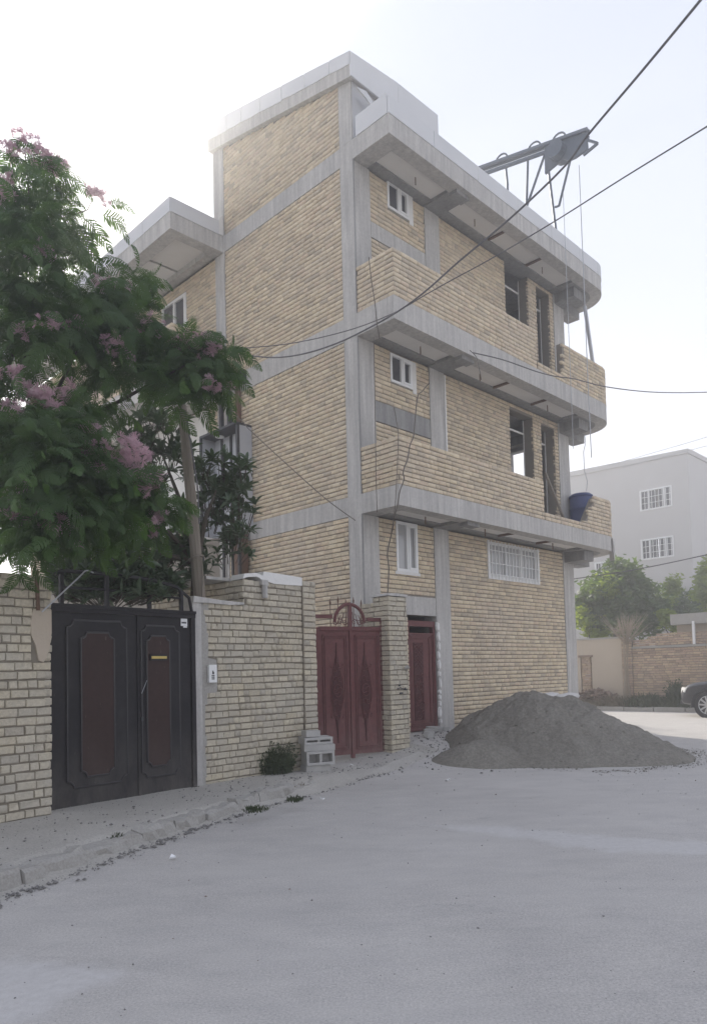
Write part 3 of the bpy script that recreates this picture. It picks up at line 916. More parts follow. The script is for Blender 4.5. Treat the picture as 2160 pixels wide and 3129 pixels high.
# wing wall
wh = [(5.61, 9.73, 6.70, 10.63)]
bk.wall(face_y(0), 4.40, 15.0, 8.02, 10.92, wh, top=None)
bk.wall(face_y(0), 4.40, 15.0, 4.70, 7.60)
m = MB()
wall_boxes(m, 4.39, 15.0, 4.70, 10.92, wh, lambda q, a, b, c, d: q.box(0.014, a, c, 0.22, b, d))
m.box(0.014, 4.39, -0.2, 0.22, 15.0, 4.70)
part('yard_wall', m, 'mortar')
part('white_panel', MB().box(-0.05, 4.75, 4.9, -0.004, 8.6, 7.55), 'plaster_white', label='white painted wall section behind the loquat tree')
bk.wall(face_y(-1.35), 4.07, 12.0, 8.02, 8.90); bk.wall(face_x(4.07), -1.34, -0.02, 8.02, 8.90)
part('wing_parapet', MB().box(-1.336, 4.084, 8.02, -1.20, 12.0, 8.90).box(-1.2, 4.084, 8.02, -0.02, 4.22, 8.90), 'mortar')
# parapets: straight part, and the part that rounds the corner
def parapath(s, d=0.0):
    """position along the outer edge; d goes inwards"""
    if s < XE - RC: return np.array([s, -W_ + d]), np.array([1.0, 0]), np.array([0, -1.0])
    al = RC * math.pi / 2
    if s < XE - RC + al:
        a = (s - (XE - RC)) / RC
        return np.array([XE - RC + (RC - d) * math.sin(a), -W_ + RC - (RC - d) * math.cos(a)]), np.array([math.cos(a), math.sin(a)]), np.array([math.sin(a), -math.cos(a)])
    y = s - (XE - RC + al)
    return np.array([XE - d, -W_ + RC + y]), np.array([0, 1.0]), np.array([1.0, 0])
def Pcurve(s, z):
    p, t, n = parapath(s)
    return ((p[0], p[1], z), (t[0], t[1], 0), (n[0], n[1], 0))
def curb(s0, s1, z0, top, d0=0.014, d1=0.16, n=30):
    m = MB()
    ss = np.linspace(s0, s1, n)
    vs, fs = [], []
    for s in ss:
        a, b = parapath(s, d0)[0], parapath(s, d1)[0]
        zt = top(s) - 0.004
        vs += [(a[0], a[1], z0), (a[0], a[1], zt), (b[0], b[1], zt), (b[0], b[1], z0)]
    for i in range(n - 1):
        for j in range(4):
            fs.append((i * 4 + j, i * 4 + (j + 1) % 4, i * 4 + 4 + (j + 1) % 4, i * 4 + 4 + j))
    fs += [(3, 2, 1, 0), tuple(4 * (n - 1) + j for j in range(4))]
    return m.add(vs, fs)
for z0, zt, xr in ((4.70, 5.55, 4.74), (8.02, 8.88, 4.66)):
    bk.wall(face_x(-W_), 0.012, xr, z0, zt); bk.wall(face_y(0), -W_ + 0.012, -0.015, z0, zt)
    part('parapet', MB().box(0.014, -W_ + 0.014, z0, xr - 0.02, -W_ + 0.17, zt - 0.006).box(0.014, -W_ + 0.17, z0, 0.16, -0.03, zt - 0.006), 'mortar')
t2 = lambda s: 4.87 if s < 6.55 else min(5.60, 4.87 + (s - 6.55) * 1.25)
t3 = lambda s: 8.20 if s < 5.8 else 8.95
bk.wall(Pcurve, 4.78, 9.6, 4.70, 5.60, top=t2)
bk.wall(Pcurve, 4.70, 9.6, 8.02, 8.95, top=t3)
part('parapet', curb(4.78, 6.54, 4.70, t2, n=4), 'mortar'); part('parapet', curb(6.56, 9.6, 4.70, t2), 'mortar')
part('parapet', curb(4.70, 5.79, 8.02, t3, n=4), 'mortar'); part('parapet', curb(5.81, 9.6, 8.02, t3), 'mortar')
# torn edge of the slab under the broken parapet
part('broken_concrete', MB().extrude([(7.9, -W_ - 0.02, 4.66), (8.06, -W_ + 0.02, 4.60), (8.12, -W_ + 0.03, 4.28), (8.02, -W_ + 0.02, 4.12), (7.96, -W_, 4.33)], (0.05, 0.14, 0.0)), 'concrete')
# roof hut: its roof climbs away from the street corner
hz = lambda y: 12.42 + 0.222 * y          # top of its brickwork
lo = lambda y: 12.685 + 0.228 * y         # underside of its flashing
up = lambda y: 12.905 + 0.2585 * y if y < 3.74 else 13.872 + 0.13 * (y - 3.74)
part('roof_hut_wall', MB().extrude([(0.014, 0.33, 11.17), (0.014, 4.04, 11.17), (0.014, 4.04, hz(4.04)), (0.014, 0.33, hz(0.33))], (0.2, 0, 0)), 'mortar')
bk.wall(face_y(0), 0.34, 4.03, 11.30, 13.4, top=hz)
part('roof_hut_column', MB().extrude([(-0.012, 0.0, 11.293), (-0.012, 0.33, 11.293), (-0.012, 0.33, hz(0.33)), (-0.012, 0.0, hz(0))], (0.3, 0, 0)), 'concrete')
part('roof_hut_column', MB().extrude([(-0.012, 4.04, 11.293), (-0.012, 4.42, 11.293), (-0.012, 4.42, hz(4.42)), (-0.012, 4.04, hz(4.04))], (0.3, 0, 0)), 'concrete')
part('roof_hut_beam', MB().extrude([(-0.10, -0.10, hz(-0.1)), (-0.10, 4.47, hz(4.47)), (-0.10, 4.47, lo(4.47)), (-0.10, -0.10, lo(-0.1))], (2.5, 0, 0)), 'concrete')
part('roof_hut_plaster', MB().extrude([(0.02, -0.012, 11.17), (2.40, -0.012, 11.17), (2.40, -0.012, hz(0)), (0.02, -0.012, hz(0))], (0, 0.15, 0)), 'plaster_grey')
part('roof_hut_plaster', MB().extrude([(2.40, 0.0, 11.17), (2.40, 4.3, 11.17), (2.40, 4.3, hz(4.3)), (2.40, 0.0, hz(0))], (-0.15, 0, 0)), 'plaster_grey')
ys = [-0.11, 0.45, 1.15, 1.85, 2.55, 3.2, 3.74, 4.49]
for a, b in zip(ys, ys[1:]):
    da, db = rng.normal(0, 0.012, 2)
    part('flashing_panel', MB().extrude([(-0.112, a + 0.008, lo(a) - 0.02 + da), (-0.112, (a + b) / 2, lo((a + b) / 2) - 0.035), (-0.112, b - 0.008, lo(b) - 0.02 + db), (-0.112, b - 0.008, up(b)), (-0.112, a + 0.008, up(a))], (0.035, 0, 0)), 'flashing')
for a, b in ((-0.112, 1.2), (1.21, 2.45)):
    part('flashing_panel', MB().extrude([(a, -0.116, 12.40), (b, -0.116, 12.38 + 0.02 * a), (b, -0.116, 13.02 if b > 2 else 13.0), (a, -0.116, 12.86 if a < 0 else 13.0)], (0, 0.03, 0)), 'flashing')
part('torn_flashing', MB().extrude([(-0.05, -0.20, 12.16), (0.2, -0.20, 12.22), (0.62, -0.18, 12.0), (0.95, -0.18, 11.72), (0.98, -0.18, 11.62), (0.6, -0.19, 11.86), (0.2, -0.20, 12.08)], (0, 0.03, 0)), 'flashing')
# roof edge flashing
xs_ = [-0.02, 1.25, 2.65, 4.1, 5.5, 6.8, 7.7]
for a, b in zip(xs_, xs_[1:]):
    part('flashing_panel', MB().box(a + 0.006, -W_ - 0.012, 11.285 + rng.normal(0, 0.006), b - 0.006, -W_ + 0.02, 11.60 + rng.normal(0, 0.004)), 'flashing')
part('flashing_panel', curb(7.706, 9.6, 11.285, lambda s: 11.60, d0=-0.012, d1=0.02), 'flashing')
part('flashing_panel', MB().box(-0.026, -W_ + 0.025, 11.285, 0.01, -0.115, 11.66), 'flashing')
for a, b in ((4.062, 5.2), (5.2, 6.4), (6.4, 7.6), (7.6, 8.8), (8.8, 10.0), (10.0, 11.2), (11.2, 12.4), (12.4, 15)):
    part('flashing_panel', MB().box(-1.362, a + 0.006, 11.285, -1.33, b - 0.006, 11.60 + rng.normal(0, 0.004)), 'flashing')
part('flashing_panel', MB().box(-1.33, 4.055, 11.285, -0.13, 4.09, 11.60), 'flashing')
part('flashing_panel', MB().extrude([(-0.13, 4.05, 11.3), (-0.02, 4.05, 11.3), (-0.02, 4.05, 11.78), (-0.13, 4.05, 11.62)], (0, 0.03, 0)), 'plaster_white')
# rest of the shell: far end wall with an opening, back wall, floors inside
m = MB()
wall_boxes(m, 0.45, 9.8, -0.1, 10.92, [(0.95, 5.5, 1.62, 7.26)], lambda q, a, b, c, d: q.box(7.38, a, c, 7.6, b, d))
m.box(0.25, 9.6, -0.1, 7.38, 9.8, 10.92)
part('rear_wall', m, 'plaster_grey')
part('sky_block_wall', MB().box(0.25, 3.0, 8.02, 7.36, 3.15, 10.8), 'plaster_grey'); part('sky_block_wall', MB().box(0.25, 3.0, -0.1, 7.36, 3.15, 4.2), 'plaster_grey')  # unseen inner walls, added to block the sky and keep the openings dark
# plastered jambs and heads of the empty openings
for (x0, z0, x1, z1) in (F2[1], F2[2], F3[1], F3[2]):
    m = MB().box(x1 - 0.012, 0.25, z0, x1 + 0.03, 0.275, z1).box(x0 - 0.03, 0.25, z1 - 0.35, x1, 0.275, z1 - 0.31)
    part('jamb', m, 'plaster_white')
part('jamb', MB().box(2.502, -0.03, 4.95, 2.545, 0.01, 7.56), 'plaster_white')
part('prop', MB().bar((6.33, -0.05, 6.2), (6.62, -0.45, 4.75), 0.05, 0.05), 'wood')
part('prop', MB().bar((7.9, -0.45, 10.7), (8.25, -0.55, 8.1), 0.07, 0.07), 'greypanel')
# windows
def two_pane(x0, z0, wdt, hgt, gl='glass'):
    c = wdt * 0.53
    return window(B, (x0, -0.012, z0), (1, 0, 0), (0, -1, 0), wdt, hgt, [(0.045, c - 0.02, 0.045, hgt - 0.045, False), (c + 0.02, wdt - 0.045, 0.05, hgt - 0.05, True)], 0.05, [c], glassmat=gl)
two_pane(0.88, 7.0, 0.64, 0.56); two_pane(0.93, 10.43, 0.63, 0.555); two_pane(0.91, 3.39, 0.62, 0.95, 'brightglass')
part('plaster_reveal', MB().box(1.523, -0.010, 6.93, 1.63, 0.02, 7.56), 'plaster_white')
part('plaster_reveal', MB().box(1.563, -0.010, 10.36, 1.68, 0.02, 10.985), 'plaster_white')
part('plaster_reveal', MB().box(0.86, -0.016, 3.33, 1.57, 0.02, 3.388), 'plaster_white')
window(B, (-0.02, 6.70, 9.73), (0, -1, 0), (-1, 0, 0), 1.09, 0.90, [(0.045, 0.52, 0.045, 0.855, False), (0.57, 1.045, 0.05, 0.85, True)], 0.05, [0.545])
gw = window(B, (3.92, 0.0, 3.52), (1, 0, 0), (0, -1, 0), 1.96, 0.75, [(0.05, 0.64, 0.05, 0.70, False), (0.68, 1.27, 0.05, 0.70, False), (1.31, 1.91, 0.05, 0.70, False)], 0.05, [0.66, 1.29], glassmat='brightglass')
for i in range(15):
    MB().bar((3.96 + i * 0.134, -0.05, 3.47), (3.96 + i * 0.134, -0.05, 4.30), 0.016, 0.016).build('bar', MT['whitepaint'], gw)
for z in (3.56, 3.80, 4.08, 4.25):
    MB().bar((3.88, -0.062, z), (5.92, -0.062, z), 0.022, 0.012).build('bar', MT['whitepaint'], gw)
part('window_frame', MB().box(3.86, -0.03, 3.46, 3.918, 0.02, 4.30).box(5.882, -0.03, 3.46, 5.94, 0.02, 4.30).box(3.918, -0.03, 3.46, 5.882, 0.02, 3.515), 'whitepaint')
# maroon street door with its relief
dr = part('door', MB().box(1.20, 0.05, 0.40, 1.99, 0.09, 2.22), 'redgate')
m = MB().box(1.18, 0.02, 0.36, 1.235, 0.12, 2.47).box(1.955, 0.02, 0.36, 2.01, 0.12, 2.47).box(1.235, 0.02, 2.36, 1.955, 0.12, 2.47).box(1.235, 0.03, 2.205, 1.955, 0.12, 2.235).box(1.235, 0.02, 0.36, 1.955, 0.12, 0.40)
m.build('door_frame', MT['redgate'], dr)
for (x0, z0, x1, z1) in ((1.27, 0.46, 1.87, 2.17), (1.30, 0.49, 1.84, 2.14)):
    mm = MB()
    for a, b in (((x0, z0), (x1, z0)), ((x1, z0), (x1, z1)), ((x1, z1), (x0, z1)), ((x0, z1), (x0, z0))):
        mm.bar((a[0], 0.046, a[1]), (b[0], 0.046, b[1]), 0.022, 0.022)
    mm.build('moulding', MT['redgate'], dr)
MB().box(1.885, 0.035, 0.46, 1.905, 0.052, 2.17).box(1.925, 0.03, 0.44, 1.945, 0.052, 2.19).build('moulding', MT['redgate'], dr)
mm = MB().box(1.37, 0.040, 0.56, 1.65, 0.052, 2.05)
mm.build('relief_panel', MT['redrelief'], dr)
def scroll(cx, cz, r, turns, flip, y, s=1.0, r0=0.009):
    pts = []
    for i in range(26):
        t = i / 25
        a = flip * (0.4 + turns * 2 * math.pi * t)
        q = r * (1 - 0.85 * t)
        pts.append((cx + q * math.cos(a) * s, y, cz + q * math.sin(a)))
    return pts, [r0 * (1 - 0.5 * i / 25) for i in range(26)]
mm = MB()
for i in range(7):
    z = 1.52 + i * 0.075
    mm.tube([(1.385, 0.036, z), (1.635, 0.036, min(2.03, z + 0.2))], 0.006, 4); mm.tube([(1.635, 0.036, z), (1.385, 0.036, min(2.03, z + 0.2))], 0.006, 4)
for i, z in enumerate((1.38, 1.20, 1.02, 0.84, 0.67)):
    f = 1 if i % 2 else -1
    p, r = scroll(1.51 + 0.04 * f, z, 0.10, 1.4, f, 0.036); mm.tube(p, r, 5)
    mm.tube([(1.51 - 0.09 * f, 0.036, z - 0.1), (1.51 - 0.1 * f, 0.036, z), (1.51 - 0.05 * f, 0.036, z + 0.1)], 0.008, 5)
    p, r = scroll(1.51 - 0.08 * f, z + 0.03, 0.045, 1.2, -f, 0.036); mm.tube(p, r, 5)
mm.build('relief', MT['redgate'], dr)
# rough white plaster daubed down the right jamb
mm = MB()
z = 0.45
while z < 2.45:
    h = rng.uniform(0.10, 0.26)
    c = 2.065 + rng.normal(0, 0.012); wd = rng.uniform(0.035, 0.06)
    ring = [(c + wd * math.cos(a) * rng.uniform(0.8, 1.15), z + h / 2 + h * 0.52 * math.sin(a) * rng.uniform(0.85, 1.1)) for a in np.linspace(0, 2 * math.pi, 11)[:-1]]
    vs = [(p[0], 0.0, p[1]) for p in ring] + [(c + (p[0] - c) * 0.7, -0.035 - rng.uniform(0, 0.01), z + h / 2 + (p[1] - z - h / 2) * 0.75) for p in ring]
    mm.add(vs, [(i, (i + 1) % 10, 10 + (i + 1) % 10, 10 + i) for i in range(10)] + [tuple(range(10, 20))])
    z += h * 0.95
part('plaster_daub', mm, 'plaster_white')
# down pipe and bracket on the yard face
part('rusty_pipe', MB().box(-0.09, 3.50, 5.2, -0.02, 3.62, 8.0), 'rust')
part('bracket', MB().box(-0.14, 3.30, 7.72, -0.013, 3.42, 8.0).box(-0.16, 3.42, 7.74, -0.10, 3.72, 7.80), 'darksteel')
bk.build(B)

# ------------------------------------------------------------------ yard walls and gates
def in_frame(x, y, z, a=WA, ox=WX, oy=WY):
    return (ox + math.cos(a) * x - math.sin(a) * y, oy + math.sin(a) * x + math.cos(a) * y, z)

# left wall, standing a little proud of the gate
LW = empty('yard_wall', yard(-0.13, -0.25), WA, 'old yellow brick yard wall at the left edge, beside the black gate', 'wall')
lw = Bricks('worn', MT['oldbrick'], 0.07)
lw.wall(face_x(0), -3.2, -0.004, 0.06, 2.50, [(-0.215, 1.72, -0.004, 2.16)], pitch=0.0905, hj=0.016, vj=0.009, L=0.186, half=0.45, jitter=1.5, wob=0.004)
MB().box(-3.2, 0.016, -0.1, -0.012, 0.30, 2.47).build('mortar_core', MT['oldmortar'], LW)
for i in range(18):
    pass
pp = [(-0.20, 2.20), (-0.14, 2.23), (-0.005, 2.21), (-0.004, 1.98), (-0.03, 1.80), (-0.09, 1.68), (-0.14, 1.70), (-0.17, 1.85), (-0.215, 1.95), (-0.22, 2.08)]
MB().extrude([(x, 0.02, z) for x, z in pp], (0, -0.026, 0)).build('plaster_patch', MT['mudplaster'], LW)
MB().bar((-0.165, -0.012, 2.60), (-0.15, -0.012, 2.20), 0.035, 0.03).build('iron_stub', MT['rust'], LW)
bt = Bricks('worn', MT['oldbrick'], 0.07)
bt.wall(lambda s, z: ((-0.012, s, z), (0, 1, 0), (1, 0, 0)), 0.0, 0.28, 0.06, 2.50, pitch=0.0905, hj=0.016, vj=0.010, jitter=2)
for s in np.arange(-3.1, -0.1, 0.225):
    lw.items.append(((s, 0.0, 2.49 + rng.normal(0, 0.006)), (1, 0, 0), (0, -1, 0), 0.205, 0.062, 0.0, rng.random(), rng.normal(0, 0.02)))
lw.items += bt.items
lw.build(LW)
tag(LW)

# wall between the two gates, with its taller block at the far end
MW = empty('yard_wall', yard(0, 0.06), WA, 'grey yellow brick yard wall with intercom between the black gate and maroon gate', 'wall')
mw = Bricks('worn', MT['oldbrick'], 0.07)
topw = lambda s: 2.44 if s < 2.74 else 2.80
kw = dict(pitch=0.0875, hj=0.015, vj=0.007, L=0.190, half=0.5, jitter=1.4, wob=0.004)
mw.wall(face_x(0), 2.05, 3.86, 0.08, 2.80, [(2.07, 1.30, 2.27, 1.72)], top=topw, **kw)
mw.wall(face_x(-0.035), 3.865, 4.125, 0.08, 2.87, pitch=0.0875, hj=0.015, vj=0.008, L=0.25, half=0.35, jitter=1.2)
mw.wall(face_y(2.745), 0.02, 2.2, 2.36, 2.80, **kw)
mw.wall(lambda s, z: ((4.135, s, z), (0, 1, 0), (1, 0, 0)), -0.02, 0.22, 0.08, 2.85, jitter=1.3)
MB().box(2.0, 0.016, -0.1, 3.86, 0.24, 2.44).build('mortar_core', MT['oldmortar'], MW)
MB().box(2.765, 0.018, 2.42, 4.11, 0.22, 2.79).box(2.765, 0.22, -0.1, 3.0, 2.2, 2.79).box(3.86, -0.02, -0.1, 4.125, 0.22, 2.85).build('mortar_core', MT['oldmortar'], MW)
# concrete strip and splashed mortar beside the gate post
MB().box(1.86, -0.03, -0.1, 1.995, 0.2, 2.44).build('gate_post', MT['concrete'], MW)
m = MB()
prev = None
for z0 in np.arange(0.1, 2.4, 0.13):
    wd = 0.05 + 0.07 * rng.random() * (1.6 if z0 > 1.6 else 0.7)
    m.box(1.995, -0.004 - 0.008 * rng.random(), z0, 1.995 + wd, 0.02, z0 + 0.132)
m.build('mortar_smear', MT['plaster_white'] if False else MT['kerb'], MW)
MB().extrude([(1.86, -0.05, 2.43), (2.1, -0.045, 2.435), (2.45, -0.04, 2.43), (2.72, -0.03, 2.45), (2.72, -0.03, 2.475), (2.3, -0.04, 2.485), (1.87, -0.05, 2.51)], (0, 0.28, 0)).build('coping', MT['concrete'], MW)
# torn white capping on the tall block
cap = [(2.72, 2.80), (2.74, 2.87), (2.95, 2.90), (3.08, 2.87), (3.10, 2.93), (3.4, 2.925), (3.86, 2.91), (3.86, 2.79), (3.62, 2.78), (3.3, 2.775), (3.14, 2.80), (3.1, 2.74), (3.03, 2.83), (2.96, 2.85), (2.80, 2.83)]
MB().extrude([(x, -0.02, z) for x, z in cap], (0, 0.26, 0)).build('white_capping', MT['plaster_white'], MW)
MB().box(2.35, 0.3, 2.80, 2.98, 2.15, 2.84).build('coping', MT['concrete'], MW)
MB().box(3.03, -0.055, 2.74, 3.15, 0.02, 2.81).build('spout', MT['concrete'], MW)
MB().tube([(3.09, -0.04, 2.74), (3.09, -0.04, 2.56)], 0.042, 12).build('spout', MT['concrete'], MW)
# plaster pad the intercom sits on
pad = [(2.03, 1.28), (2.25, 1.29), (2.265, 1.5), (2.25, 1.71), (2.08, 1.74), (2.02, 1.6)]
MB().extrude([(x, 0.02, z) for x, z in pad], (0, -0.026, 0)).build('plaster_pad', MT['kerb'], MW)
mw.build(MW)
IC = empty('intercom', yard(2.155, 0.045), WA, 'white door intercom on the brick wall right of the black gate', 'intercom')
MB().box(-0.062, -0.035, 1.42, 0.062, 0.0, 1.645).build('housing', MT['whitepaint'], IC)
MB().box(-0.012, -0.040, 1.525, 0.014, -0.034, 1.552).build('camera_eye', MT['ink'], IC)
MB().box(-0.008, -0.040, 1.553, 0.004, -0.034, 1.57).build('camera_eye', MT['ink'], IC)
for z in (1.465, 1.487, 1.507):
    MB().box(-0.022, -0.039, z - 0.006, 0.022, -0.034, z + 0.006).build('button', MT['ink'], IC)

# black double gate
BG = empty('yard_gate', yard(0, 0), WA, 'black metal double gate with brown panels and a railing on top', 'gate')
def notched(x0, z0, x1, z1, c, y, n=5):
    """a rectangle whose corners are bitten out by quarter circles"""
    pts = []
    for cx, cz, a0 in ((x0, z0, math.pi / 2), (x1, z0, math.pi), (x1, z1, 1.5 * math.pi), (x0, z1, 0)):
        for i in range(n + 1):
            a = a0 - (math.pi / 2) * i / n
            pts.append((cx + c * math.cos(a), y, cz + c * math.sin(a)))
        # walk on to the next corner
    return pts
def gate_leaf(x0, x1, name='gate_leaf'):
    lf = MB().box(x0, 0.0, 0.14, x1, 0.045, 2.22).build(name, MT['blackgate'], BG)
    return lf
def moulding(lf, x0, z0, x1, z1, c, mat='blackgate'):
    p = notched(x0, z0, x1, z1, c, -0.006)
    m = MB().tube(p + [p[0], p[1]], 0.013, 6, cap=False)
    return m.build('moulding', MT['blackmould'], lf)
def infill(lf, x0, z0, x1, z1, c, y, mat):
    p = notched(x0, z0, x1, z1, c, y)
    return MB().extrude(p, (0, 0.012, 0)).build('panel', MT[mat], lf)
l1 = gate_leaf(0.03, 1.035)
infill(l1, 0.17, 0.35, 0.885, 2.135, 0.07, -0.012, 'blackgate'); moulding(l1, 0.165, 0.345, 0.89, 2.14, 0.075)
infill(l1, 0.325, 0.455, 0.715, 2.005, 0.06, -0.026, 'brownpanel')
p = notched(0.32, 0.45, 0.72, 2.01, 0.065, -0.020); MB().tube(p + [p[0], p[1]], 0.014, 6, cap=False).build('moulding', MT['blackmould'], l1)
l2 = gate_leaf(1.05, 1.79)
infill(l2, 1.09, 0.35, 1.615, 2.105, 0.06, -0.012, 'blackgate'); moulding(l2, 1.085, 0.345, 1.62, 2.11, 0.065)
infill(l2, 1.155, 0.47, 1.465, 1.985, 0.05, -0.026, 'brownpanel')
p = notched(1.15, 0.465, 1.47, 1.99, 0.055, -0.020); MB().tube(p + [p[0], p[1]], 0.013, 6, cap=False).build('moulding', MT['blackmould'], l2)
sl = MB().box(1.185, -0.045, 1.70, 1.425, -0.024, 1.775).build('letter_slot', MT['blackgate'], l2)
MB().box(1.20, -0.05, 1.722, 1.41, -0.044, 1.752).build('slot_flap', MT['brass'], sl)
MB().box(1.07, -0.02, 1.0, 1.10, 0.0, 1.05).build('keyhole', MT['darksteel'], l2)
MB().tube([(1.07, -0.03, 1.32), (1.14, -0.035, 1.47)], 0.004, 4).build('pull_wire', MT['greypanel'], l2)
st = MB().box(1.655, -0.005, 2.125, 1.75, -0.001, 2.215).build('sticker', MT['paper'], l2)
MB().box(1.665, -0.0065, 2.155, 1.735, -0.0052, 2.175).build('print', MT['darksteel'], st)
MB().box(1.69, -0.0055, 2.105, 1.745, -0.0012, 2.123).build('sticker_slip', MT['paper'], st)
MB().box(1.03, -0.012, 0.14, 1.055, 0.05, 2.225).build('meeting_stile', MT['blackgate'], BG)
MB().box(-0.02, -0.03, 2.225, 1.86, 0.06, 2.28).box(-0.02, -0.045, 2.275, 1.86, 0.06, 2.31).build('head_rail', MT['blackgate'], BG)
MB().box(-0.02, -0.02, 0.05, 0.028, 0.06, 2.225).build('gate_post', MT['blackgate'], BG); MB().box(1.80, -0.02, 0.05, 1.86, 0.06, 2.225).build('gate_post', MT['blackgate'], BG)
MB().box(0.03, -0.01, 0.06, 1.80, 0.05, 0.135).build('threshold', MT['blackgate'], BG)
for pts, r in (([(0.05, 0.02, 2.62), (0.14, 0.02, 2.67), (0.68, 0.02, 2.68), (1.27, 0.02, 2.66), (1.62, 0.02, 2.60), (1.80, 0.02, 2.48), (1.84, 0.02, 2.30)], 0.022), ([(0.1, 0.02, 2.49), (0.65, 0.02, 2.50), (1.25, 0.02, 2.49), (1.7, 0.02, 2.46)], 0.015)):
    MB().tube(pts, r, 6).build('railing', MT['blackgate'], BG)
for x, zt in ((0.12, 2.66), (0.66, 2.68), (1.22, 2.66), (1.68, 2.56)):
    MB().box(x - 0.02, 0.0, 2.31, x + 0.02, 0.04, zt).build('railing_post', MT['blackgate'], BG)

# maroon double gate, set back between the wall and the pillar
RA = math.atan2(0.6, 1.075)
RG = empty('yard_gate', (-0.6, 11.85, 0), RA, 'maroon metal double gate with scroll reliefs and an arched grille on top', 'gate')
def red_leaf(x0, x1, cx):
    lf = MB().box(x0, 0.0, 0.16, x1, 0.04, 2.20).build('gate_leaf', MT['redgate'], RG)
    m = MB()
    for i, d in enumerate((0.05, 0.085)):
        a, b, c, e = x0 + d, x1 - d, 0.20 + d, 2.17 - d
        m.bar((a, -0.008, c), (a, -0.008, e), 0.02, 0.02).bar((b, -0.008, c), (b, -0.008, e), 0.02, 0.02)
        m.bar((a, -0.008, c), (b, -0.008, c), 0.02, 0.02).bar((a, -0.008, e), (b, -0.008, e), 0.02, 0.02)
    m.build('moulding', MT['redgate'], lf)
    # a tall spindle of cast scrollwork
    sh = [(0.0, 2.0), (0.014, 1.80), (0.045, 1.62), (0.05, 1.52), (0.085, 1.36), (0.095, 1.22), (0.085, 1.06), (0.05, 0.88), (0.045, 0.78), (0.014, 0.58), (0.0, 0.36)]
    ring = [(cx + a, -0.004, z) for a, z in sh] + [(cx - a, -0.004, z) for a, z in sh[::-1][1:-1]]
    MB().extrude(ring, (0, -0.012, 0)).build('relief_plate', MT['redrelief'], lf)
    m = MB()
    m.tube([(cx, -0.02, 2.0), (cx, -0.02, 1.6)], [0.004, 0.01], 5); m.tube([(cx, -0.02, 0.36), (cx, -0.02, 0.8)], [0.004, 0.01], 5)
    for f in (-1, 1):
        for zc, rr, fl in ((1.56, 0.035, 1), (1.40, 0.05, -1), (1.21, 0.055, 1), (1.02, 0.05, -1), (0.84, 0.035, 1)):
            p, r = scroll(cx + f * 0.04, zc, rr, 1.2, f * fl, -0.024, r0=0.008); m.tube(p, r, 5)
        m.tube([(cx + f * 0.03, -0.02, 1.66), (cx + f * 0.105, -0.022, 1.36), (cx + f * 0.115, -0.022, 1.2), (cx + f * 0.105, -0.022, 1.04), (cx + f * 0.03, -0.02, 0.74)], 0.009, 5)
        for zc in (1.62, 1.33, 1.08, 0.80):
            m.tube([(cx + f * 0.09, -0.02, zc - 0.03), (cx + f * 0.125, -0.02, zc), (cx + f * 0.10, -0.02, zc + 0.03)], 0.008, 5)
    m.tube([(cx + 0.07 * math.cos(a), -0.024, 1.21 + 0.10 * math.sin(a)) for a in np.linspace(0, 6.283, 17)], 0.007, 5)
    m.build('relief', MT['redgate'], lf)
    return lf
red_leaf(0.06, 0.60, 0.355); red_leaf(0.66, 1.20, 0.885)
MB().box(0.603, -0.02, 0.10, 0.657, 0.05, 2.62).build('meeting_stile', MT['redgate'], RG)
MB().box(-0.02, -0.02, 0.1, 0.055, 0.06, 2.25).build('gate_post', MT['redgate'], RG); MB().box(1.21, -0.02, 0.1, 1.27, 0.06, 2.42).build('gate_post', MT['redgate'], RG)
MB().box(1.275, -0.03, 0.1, 1.345, 0.07, 2.66).build('gate_post', MT['redgate'], RG)
MB().box(0.055, -0.025, 2.20, 0.60, 0.055, 2.265).box(0.66, -0.025, 2.20, 1.21, 0.055, 2.265).build('head_rail', MT['redgate'], RG)
MB().box(0.0, 0.0, 2.40, 0.30, 0.05, 2.46).build('top_rail', MT['redgate'], RG); MB().box(0.96, 0.0, 2.36, 1.21, 0.05, 2.42).build('top_rail', MT['redgate'], RG)
m = MB().tube([(0.63 + 0.28 * math.cos(a), 0.02, 2.34 + 0.30 * math.sin(a)) for a in np.linspace(0, math.pi, 18)], 0.030, 6)
m.build('arch', MT['redgate'], RG)
m = MB()
for i, xx in enumerate((0.36, 0.45, 0.54, 0.72, 0.81, 0.90)):
    p, r = scroll(xx, 2.345, 0.05, 1.3, 1 if i % 2 else -1, 0.02, r0=0.008); m.tube(p, r, 5)
    m.tube([(xx, 0.02, 2.27), (xx + (0.63 - xx) * 0.4, 0.02, 2.42 + 0.12 * (1 - abs(xx - 0.63) / 0.4))], 0.006, 4)
m.build('scroll_grille', MT['redgate'], RG)
for i in range(5):
    x = 0.42 + i * 0.15
    zt = 2.66 + 0.04 * (i % 2)
    m = MB().tube([(x, 0.30, 2.0), (x, 0.30, zt)], 0.007, 5); m.tube([(x, 0.30, zt - 0.02), (x, 0.30, zt + 0.03), (x, 0.30, zt + 0.10)], [0.006, 0.018, 0.002], 6)
    m.build('spear', MT['rust'], RG)

